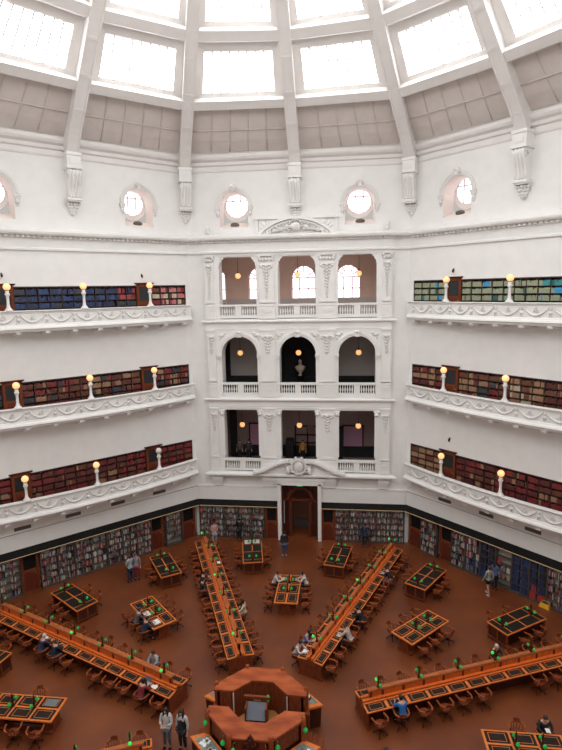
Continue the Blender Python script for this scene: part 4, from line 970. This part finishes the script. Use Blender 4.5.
# ------------------------------------------------------------------ loose tables
def make_outer_table():
    t = empty('reading_table'); W, L = 1.25, 2.76
    b = MB(); b.box(-W/2, W/2, -L/2, L/2, .74, .80); b.build('tabletop', WOODB, t)
    for sx in (-1, 1):
        for sy in (-1, 1):
            b = MB(); x0, x1 = sorted((sx*.035, sx*(W/2-.05))); y0, y1 = sorted((sy*.03, sy*(L/2-.40))); b.box(x0, x1, y0, y1, .80, .806); b.build('leather_inlay', LEATH, t)
    for sy in (-1, 1):
        b = MB(); y0, y1 = sorted((sy*(L/2-.35), sy*(L/2-.05))); b.box(-W/2+.05, W/2-.05, y0, y1, .80, .805); b.build('leather_end_strip', LEATH, t)
    b = MB(); b.box(-.40, .40, -L/2+.12, L/2-.12, .08, .74); b.build('base', WOODD, t)
    for sy in (-1, 1):
        b = MB(); y0, y1 = sorted((sy*(L/2-.12), sy*(L/2-.06))); b.box(-W/2+.06, W/2-.06, y0, y1, .12, .70)
        b.build('end_panel', WOODD, t)
        b = MB(); ys = sy*(L/2-.05)
        for x in (-W/2+.08, 0, W/2-.08): b.box(x-.03, x+.03, ys-.02, ys+.02, 0, .74)
        b.box(-W/2+.06, W/2-.06, ys-.02, ys+.02, .10, .16); b.build('end_frame', WOODM, t)
    for sx in (-1, 1):
        for sy in (-1, 1): b = MB(); b.box(sx*.53-.04, sx*.53+.04, sy*(L/2-.12)-.04, sy*(L/2-.12)+.04, 0, .74); b.build('leg', WOODM, t)
    for sy in (-1, 1): lamp_post(t, Matrix.Translation((0, sy*(L/2-.38), .80)), (0, 0), 1.12)
    return t
def make_inner_table():
    t = empty('reading_table'); W, L = 1.27, 2.86
    b = MB(); b.box(-W/2, W/2, -L/2, L/2, .74, .80); b.build('tabletop', WOODB, t)
    for sx in (-1, 1):
        for j in (-1, 0, 1):
            xc = sx*.305; yc = j*.92; b = MB(); b.box(xc-.26, xc+.26, yc-.42, yc+.42, .80, .805); b.build('leather_inlay', LEATH, t)
            b = MB()
            for x0, x1, y0, y1 in ((-.19, -.17, -.3, .3), (.17, .19, -.3, .3), (-.19, .19, -.31, -.29), (-.19, .19, .29, .31)): b.box(xc+x0, xc+x1, yc+y0, yc+y1, .805, .812)
            b.build('inlay_border', WOODB, t)
    for sy in (-1, 1):
        b = MB(); y0, y1 = sorted((sy*(L/2-.18), sy*(L/2-.62)))
        b.loft([[(-x, y0, z), (x, y0, z), (x, y1, z), (-x, y1, z)] for x, z in ((.40, 0), (.40, .08), (.28, .12), (.24, .5), (.42, .74))]); b.build('pedestal', WOODM, t)
    b = MB(); b.box(-.08, .08, -L/2+.3, L/2-.3, .12, .6); b.build('stretcher', WOODD, t)
    for sy in (-1, 1): lamp_post(t, Matrix.Translation((0, sy*.46+.1, .80)), (0, 0), 1.12)
    return t
OT = register(make_outer_table()); IT = register(make_inner_table())
# cache lookups before copying
used = {'o': False, 'i': False}
TN = {-11.25: 'left of the central doorway', 11.25: 'right of the central doorway', 33.75: 'by back end of right wall', -33.75: 'by back end of left wall', 56.25: 'by blue shelves of right wall', -56.25: 'by middle of left wall', -78.75: 'at left photo edge',
      0: 'straight behind the hub', 45: 'between the two right desks', -45: 'between the two left desks', -90: 'in the front left', 90: 'in the front right'}
for az in (-11.25, 11.25, 33.75, -33.75, 56.25, -56.25, -78.75):
    M = polar_M(13.91, az)
    if not used['o']: used['o'] = True; OT.matrix_local = M; o = OT
    else: o = copytree(OT, M)
    tag(o, 'oak reading table, four dark leather inlays, %s' % TN[az], 'table', 'outer ring reading tables')
    for sx in (-1, 1):
        for j, sy in enumerate((-.5, .42)):
            M = polar_M(13.91+sy*1.15, az, 0, sx*(.92+rnd.uniform(-.05, .1)), (pi/2 if sx > 0 else -pi/2)+rnd.uniform(-.4, .4))
            if chair_ok(M): chair(M, 'swivel armchair, %s, %s end, table %s' % (sideword(az, sx), ('hub', 'wall')[j], TN[az]))
for az in (0, 45, -45, -90, 90):
    M = polar_M(9.59, az)
    if not used['i']: used['i'] = True; IT.matrix_local = M; o = IT
    else: o = copytree(IT, M)
    tag(o, 'oak reading table, six framed leather inlays, %s' % TN[az], 'table', 'inner ring reading tables')
    for sx in (-1, 1):
        for j in (-1, 0, 1):
            if (az == -90 and sx == 1 and j != 0) or (az == 90 and sx == -1 and j == -1): continue
            M = polar_M(9.59+j*.92, az, 0, sx*(.93+rnd.uniform(-.04, .12)), (pi/2 if sx > 0 else -pi/2)+rnd.uniform(-.35, .35))
            if chair_ok(M): chair(M, 'swivel armchair, %s, %s seat, table %s' % (sideword(az, sx), ('hub end', 'middle', 'wall end')[j+1], TN[az]))

# ------------------------------------------------------------------ hub
HC = (-.13, 0)
H = empty('central_desk', Matrix.Translation((HC[0], HC[1], 0)), 'octagonal raised mahogany supervisor desk at the centre of the reading room', 'desk')
def octp(ap, k): r = ap/cos(pi/8); a = pi/8+k*pi/4; return (r*sin(a), r*cos(a))       # k=0 vertex at az 22.5
AO, AI, HZ = 1.79, 1.03, 1.85
def halfring(ao, ai, back=True):     # polygon of the C shape, gap |y|<.4 on the left and right
    if back: ks = [1, 0, 7, 6]; sg = 1
    else: ks = [2, 3, 4, 5]; sg = -1
    out = [(ao, sg*.40)]+[octp(ao, k) for k in ks]+[(-ao, sg*.40)]
    inn = [(-ai, sg*.40)]+[octp(ai, k) for k in ks[::-1]]+[(ai, sg*.40)]
    return out, inn
for back in (True, False):
    o_, i_ = halfring(AO, AI, back); b = MB()
    n = len(o_); ii = i_[::-1]
    for a in range(n-1): b.prism([o_[a], o_[a+1], ii[a+1], ii[a]], HZ-.07, HZ)
    b.build('counter_top', WOODC, H)
    o_, i_ = halfring(AO-.12, AO-.2, back); ii = i_[::-1]; b = MB()
    for a in range(n-1): b.prism([o_[a], o_[a+1], ii[a+1], ii[a]], 0, HZ-.07)
    b.build('outer_panel', WOODD, H)
    o_, i_ = halfring(AI+.10, AI+.04, back); ii = i_[::-1]; b = MB()
    for a in range(n-1): b.prism([o_[a], o_[a+1], ii[a+1], ii[a]], .4, HZ-.07)
    b.build('inner_panel', WOODM, H)
    b = MB(); o_, i_ = halfring(AO+.03, AO-.02, back); ii = i_[::-1]
    for a in range(n-1): b.prism([o_[a], o_[a+1], ii[a+1], ii[a]], HZ-.09, HZ-.02)
    b.build('counter_edge', WOODM, H)
b = MB(); b.prism([octp(AO-.1, k) for k in range(8)], 0, .55); b.build('platform', mat('platform_floor', (.62, .27, .09), .6, noise=.2), H)
for k in range(8):
    x, y = octp(AO-.02, k); b = MB(); b.box(x-.08, x+.08, y-.08, y+.08, 0, HZ+.04); b.lathe([(.07, 0), (.09, .03), (.03, .08), (.0, .1)], (x, y, HZ+.04), 10); b.build('corner_post', WOODC, H)
# sides of the passage gaps
for sx in (-1, 1):
    for sy in (-1, 1): b = MB(); b.box(*sorted((sx*1.10, sx*1.69)), *sorted((sy*.40, sy*.44)), .4, HZ-.07); b.build('passage_cheek', WOODM, H)
b = MB()
for sx in (-1, 1): b.box(*sorted((sx*1.03, sx*1.06)), .37, .44, .7, HZ-.1)
b.build('white_edge_strip', WHITEP, H)
for sx in (-1, 1):
    b = MB(); b.box(*sorted((sx*1.66, sx*1.74)), -.40, .40, 0, 1.15); b.build('gate', WOODD, H)
    for i_ in range(3): b = MB(); b.box(*sorted((sx*(1.78+.22*i_), sx*(2.0+.22*i_))), -.38, .38, 0, .36-.12*i_); b.build('step', WOODM, H)
# carved crest and panels on the front faces
b = MB(); b.exz([(-.28, 1.48), (.28, 1.48), (.24, 1.78), (.1, 1.86), (0, 2.0), (-.1, 1.86), (-.24, 1.78)], -AO-.04, -AO+.06)
for q in ((-.18, 1.68), (.18, 1.68), (0, 1.80), (-.1, 1.58), (.1, 1.58)): b.ell((q[0], -AO-.04, q[1]), (.08, .04, .08), 8, 5)
b.build('carved_crest', WOODD, H)
b = MB()
for k in (2, 3, 4):
    (xa, ya), (xb, yb) = octp(AO-.1, k), octp(AO-.1, k+1); P = Vector((xa, ya, 0)); Q = Vector((xb, yb, 0)); nn = ((P+Q)/2).normalized()*.03
    for f0, f1, z0, z1 in ((.12, .88, .2, .75), (.12, .88, 1.1, 1.65)):
        a = P.lerp(Q, f0); c = P.lerp(Q, f1); b.loft([[tuple(p+nn*s+Vector((0, 0, z))) for p, s in ((a, 0), (c, 0), (c, 1), (a, 1))] for z in (z0, z1)])
b.build('raised_field', WOODM, H)
# display cases on the diagonals
for k, nm in ((0, 'br'), (2, 'fr'), (4, 'fl'), (6, 'bl')):
    o0, o1 = octp(2.40, k), octp(2.40, k+1); i0, i1 = octp(1.80, k), octp(1.80, k+1)
    c = empty('display_case'); c.parent = H
    def face(z0, z1, f, g, name, m):
        b = MB(); q = [Vector((*p, 0)) for p in (o0, o1, i1, i0)]; cc = sum(q, Vector())/4
        b.loft([[tuple(cc+(p-cc)*s+Vector((0, 0, z))) for p in q] for z, s in ((z0, f), (z1, g))]); return b.build(name, m, c)
    face(.0, .93, .88, .93, 'case_body', WOODD); face(.93, 1.02, 1.0, 1.0, 'case_top', WOODB); face(1.02, 1.027, .78, .78, 'case_glass', GLASS)
    b = MB(); q = [Vector((*p, 0)) for p in (o0, o1, i1, i0)]
    rp = random.Random(k)
    for j in range(16):
        u, v = rp.uniform(.18, .82), rp.uniform(.25, .75); p = q[0].lerp(q[1], u).lerp(q[3].lerp(q[2], u), v); s = rp.uniform(.07, .12); a = rp.uniform(0, 3)
        b.prism([(p.x+s*cos(a+t)*1.0, p.y+s*sin(a+t)*1.0) for t in (0, 1.3, pi, pi+1.3)], 1.027, 1.030)
    b.build('displayed_sheets', PAPER, c)
# extension cases flanking the side passages
for sx in (-1, 1):
    b = MB(); b.box(*sorted((sx*1.72, sx*1.9)), .42, .72, 0, 1.02); b.build('side_cupboard', WOODM, H)
# green bracket lamps
for x, y in ((-1.80, -.82), (-.98, -1.62), (-.56, -1.90), (.56, -1.90), (.92, -1.62), (1.80, -.80)):
    l = empty('bracket_lamp'); l.parent = H
    b = MB(); nrm = Vector((x, y, 0)).normalized(); p = Vector((x, y, 0))-nrm*.12
    b.tube([(p.x, p.y, 1.68), (x, y, 1.75), (x+nrm.x*.05, y+nrm.y*.05, 1.62)], .014, 5); b.build('bracket', BRASP, l)
    b = MB(); b.lathe([(.02, .10), (.05, .07), (.09, 0), (.075, -.06), (.03, -.10), (.0, -.11)], (x+nrm.x*.05, y+nrm.y*.05, 1.50), 12); b.build('lamp_shade', GREEN, l)
# reading stand inside
SM = Matrix.Translation((HC[0]-.10, .15, .55)); t = empty('lectern', SM, 'tall wooden lectern with sloping blue grey panel inside the central desk', 'lectern')
b = MB(); b.box(-.42, -.36, -.25, .25, 0, 1.0); b.box(.36, .42, -.25, .25, 0, 1.0); b.box(-.42, .42, .18, .25, 0, 1.15); b.box(-.5, .5, .14, .25, 1.1, 1.2); b.build('frame', WOODM, t)
b = MB(); b.loft([[(-.36, -.28, .55), (.36, -.28, .55), (.36, -.24, .52), (-.36, -.24, .52)], [(-.36, .16, .98), (.36, .16, .98), (.36, .18, .95), (-.36, .18, .95)]]); b.build('sloping_panel', SCREEN, t)
b = MB(); b.box(-.14, .14, .165, .178, 1.0, 1.09); b.build('brass_plate', BRASP, t)
b = MB(); b.lathe([(.03, .16), (.05, .1), (.05, -.08), (.02, -.12)], (.42, .2, 1.1), 10); b.build('green_lamp', GREEN, t)
chair(Matrix.Translation((HC[0]-.0, .80, .55)) @ Matrix.Rotation(.2, 4, 'Z'), 'swivel armchair on the platform inside the central desk')

# ------------------------------------------------------------------ people
C_ = cloth
WH = C_((.55, .54, .52)); BK = C_((.015, .015, .018)); NV = C_((.02, .03, .07)); JE = C_((.06, .09, .17)); GY = C_((.13, .14, .16)); LG = C_((.32, .35, .38))
def PP(x, y, face): return Matrix.Translation((x, y, 0)) @ Matrix.Rotation(R(face), 4, 'Z')     # face: 0 = looking to +y (back wall)
person('stand_read', PP(-3.57, -.54, 175), 'standing person in white sleeves and grey trousers left of the central desk', WH, GY, 'long_hair')
person('stand', PP(-2.95, -.57, 165), 'standing person in white top and black trousers nearest the central desk', WH, BK, 'long_hair', vest=BK)
person('stand_read', PP(-9.64, 10.82, 60), 'person in long dark clothes and grey top standing by the left bookcases', LG, NV, 'short_hair', HAIRB)
person('stand', PP(-9.38, 11.15, 200), 'person in red trousers partly hidden behind the one in dark clothes', C_((.25, .23, .25)), C_((.25, .02, .03)), 'short_hair', HAIR, scale=.97)
person('stand', PP(-.81, 14.77, 10), 'person in black jacket and jeans standing before the central doorway', BK, JE, 'short_hair', HAIR, shoes=WH)
person('stand_reach', PP(-4.15, 16.6, 0), 'person in black browsing the bookcases left of the central doorway', BK, BK)
person('stand_read', PP(-5.72, 15.85, 200), 'person in pink top standing at the far end of the back left desk', C_((.55, .30, .28)), LG, 'short_hair')
person('stand_reach', PP(4.44, 16.42, 0), 'person in dark clothes browsing the bookcases right of the central doorway', NV, BK)
person('walk', PP(11.1, 11.25, 30), 'person in grey top, black shorts and white shoes by the right bookcases', C_((.30, .29, .28)), BK, 'short_hair', HAIRB, shorts=True, shoes=WH)
person('stand_reach', PP(11.58, 11.85, -45), 'person in blue and black reaching to the right bookcases', C_((.10, .13, .24)), BK, 'long_hair')
def seat(az, r, lat, label, shirt, legs, pose='sit_write', hair='short_hair', hc=HAIR, turn=0):
    if isinstance(r, tuple): r = OCC[(az, 1 if lat > 0 else -1, r[0])]
    sx = 1 if lat > 0 else -1
    person(pose, polar_M(r, az, .02, lat, (pi/2 if sx > 0 else -pi/2)+turn), label, shirt, legs, hair, hc)
def rs(i): return 4.07+12.05/13*(i+.5)
seat(-22.5, (7,), -.90, 'seated person in black with bare arms, left side of the back left desk', BK, GY)
seat(-22.5, (6,), -.93, 'seated person in dark jacket, left side of back left desk, nearer the hub', C_((.03, .03, .03)), GY, 'sit_up')
seat(-22.5, (3,), .95, 'seated person in pale yellow top with long hair, right side of back left desk', C_((.60, .55, .35)), C_((.55, .40, .42)), 'sit_up', 'long_hair', HAIR, -.3)
seat(22.5, rs(0), -.93, 'person in white writing at the hub end of the back right desk', WH, NV)
seat(22.5, rs(1), -.93, 'person in lilac top with long hair beside the one in white, back right desk', C_((.30, .26, .38)), NV, 'sit_write', 'long_hair')
seat(22.5, (9,), .95, 'person in black with pink coat, far outer part of the back right desk', BK, C_((.60, .38, .40)), 'sit_lean')
seat(22.5, rs(4), .95, 'person with black and white jacket leaning over the back right desk', BK, NV, 'sit_lean', 'short_hair', HAIR)
seat(22.5, (2,), .95, 'person in pale pink top leaning on the back right desk near the hub', C_((.52, .42, .38)), GY, 'sit_lean', 'short_hair', HAIRB)
seat(-67.5, (8,), -.93, 'person in navy with pale hood reading at the left long desk', NV, NV, 'sit_write', 'short_hair', WH)
seat(-67.5, (7,), -.93, 'person in dark navy jacket beside the one with the pale hood, left long desk', C_((.015, .02, .035)), JE, 'sit_write', 'short_hair', HAIRB)
seat(-67.5, (1,), -.93, 'person in dark red top working at a laptop, left long desk', C_((.22, .02, .03)), BK, 'sit_write', 'long_hair')
seat(-67.5, (2,), .93, 'person in pale blue top on the far side of the left long desk', C_((.33, .42, .46)), GY, 'sit_up')
seat(67.5, rs(1), .93, 'person in bright blue top at the near side of the right long desk', C_((.02, .14, .42)), BK, 'sit_write')
seat(67.5, rs(7), -.95, 'person in black with white headwear at the far side of the right long desk', BK, BK, 'sit_up', 'short_hair', WH)
seat(0, 9.59+.85, -.93, 'person in white top at the left far seat of the table behind the hub', WH, BK)
seat(0, 9.59+.92, .93, 'person in white top at the right far seat of the table behind the hub', WH, BK)
seat(-45, 9.59, -.93, 'person in grey top at the table between the left and back left desks', C_((.13, .10, .10)), BK, 'sit_write', 'short_hair', HAIRB)
seat(-45, 9.59-.95, -.95, 'person in navy top at the inner seat of the table between left desks', NV, BK)
seat(90, 9.59+.95, -1.02, 'person in black holding papers at the table in the front right', BK, BK, 'sit_up', 'short_hair')
seat(112.5, rs(0)+.1, -.95, 'person with dark hair at the bottom edge, front right long desk', BK, BK)
for x, y, z, lab, sh in ((-4.5, 2.0, 4.9, 'person in beige in the left opening of the lowest loggia', (.12, .085, .07)), (-3.85, 2.1, 4.9, 'person in dark top in the left opening of the lowest loggia', (.05, .05, .06)), (.09, 2.1, 4.9, 'person in mustard top in the centre opening of the lowest loggia', (.40, .17, .02))):
    person('stand', face_M(0, x, y, z, pi) @ Matrix.Scale(.92, 4), lab, C_(sh), BK)

# ------------------------------------------------------------------ small things
def desk_pt(az, i, lat, dy=0): return polar_M(rs(i)+dy, az, .85-(abs(lat)-.16)*.1, lat)
def papers(M, label, w_=.21, l_=.30, m=PAPER, name='paper_sheet', cat='paper', group='papers on the desks'):
    o = MB().box(-w_/2, w_/2, -l_/2, l_/2, .0, .008).build(name, m, None, M); tag(o, label, cat, group); return o
def laptop(M, label):
    t = empty('laptop', M, label, 'laptop'); MB().box(-.16, .16, -.11, .11, .0, .015).build('keyboard', C_((.35, .36, .38)), t)
    b = MB(); b.loft([[(-.16, .11, .015), (.16, .11, .015), (.16, .12, .015), (-.16, .12, .015)], [(-.16, .17, .22), (.16, .17, .22), (.16, .18, .22), (-.16, .18, .22)]]); b.build('screen', SCREEN, t)
laptop(desk_pt(-67.5, 1, -.42) @ Matrix.Rotation(-pi/2, 4, 'Z'), 'grey laptop open before the person in dark red')
papers(desk_pt(-67.5, 1, -.40, -.42), 'white papers right of the laptop on the left long desk')
papers(desk_pt(-67.5, 8, -.36), 'open white book before the person with the pale hood', .34, .26)
papers(desk_pt(22.5, 0, -.42), 'white papers at the hub end of the back right desk', .3, .3)
papers(desk_pt(22.5, 1, -.42), 'cream notebook before the person in lilac', .2, .28, C_((.5, .42, .3)))
papers(desk_pt(22.5, 2, .40), 'cream folder on the right side of the back right desk near the hub', .3, .34, C_((.55, .47, .36)))
papers(desk_pt(22.5, 9, .42), 'pink cloth heap beside the person with the pink coat', .3, .4, C_((.6, .4, .42)))
papers(desk_pt(-22.5, 9, .40), 'white papers on the right side of the back left desk', .26, .3)
papers(polar_M(9.59, -45, .812, -.32), 'white sheet before the person in grey at the inner left table', .3, .42)
papers(polar_M(9.59-.95, -45, .812, -.25), 'white open notebook before the person in navy', .34, .42)
papers(polar_M(9.59+.95, 0, .812, -.35), 'open papers before the left person in white', .3, .3)
papers(polar_M(9.59+.92, 0, .812, .4), 'pink notebook before the right person in white', .2, .3, C_((.5, .3, .28)))
papers(polar_M(9.59-.92, -90, .812, .3), 'clear plan sheet lying on the inlay of the front left table', .36, .5, C_((.16, .18, .18)))
papers(polar_M(9.59+.95, 90, .95, -.62), 'white papers held by the person in black at the front right table', .2, .16)
for sx, nm in ((-1, 'left'), (1, 'right')):
    t = empty('leaflet_holder', polar_M(13.91+1.22, -11.25, .806, sx*.27), 'white leaflet holder, %s one, on the table left of the doorway' % nm, 'leaflet holder', 'leaflet holders')
    b = MB(); b.box(-.22, .22, -.02, .0, 0, .2); b.box(-.22, .22, -.12, .0, 0, .02); b.box(-.22, -.20, -.12, 0, 0, .14); b.box(.2, .22, -.12, 0, 0, .14); b.build('holder', WHITEP, t)
    b = MB()
    for k in range(3): b.box(-.18+k*.13, -.08+k*.13, -.06, -.03, .02, .17)
    b.build('leaflets', PAPER, t)
t = empty('step_stool', Matrix.Translation((13.85, 10.33, 0)) @ Matrix.Rotation(-pi/4, 4, 'Z') @ Matrix.Scale(.8, 4), 'yellow plastic step stool on the floor by the right hand bookcases', 'stool')
b = MB(); b.loft([[(-x, -y, z), (x, -y, z), (x, y, z), (-x, y, z)] for x, y, z in ((.34, .26, 0), (.34, .26, .04), (.28, .20, .26), (.26, .18, .30))]); b.build('body', YEL, t)
b = MB(); b.box(-.22, .22, -.15, .15, .30, .315); b.build('tread', C_((.05, .05, .04)), t)
b = MB(); b.tube([(-.2, 0, .3), (-.2, 0, .42), (.2, 0, .42), (.2, 0, .3)], .02, 6); b.build('handle', YEL, t)
t = empty('desk_clock', Matrix.Translation((1.62, 1.30, 1.03)), 'round white faced clock on the back right display case of the central desk', 'clock')
MB().lathe([(.16, 0), (.16, .05), (.05, .08)], (0, 0, 0), 16).build('case', WOODD, t)
MB().lathe([(.12, .055), (.12, .075)], (0, 0, 0), 16).build('dial', PAPER, t)
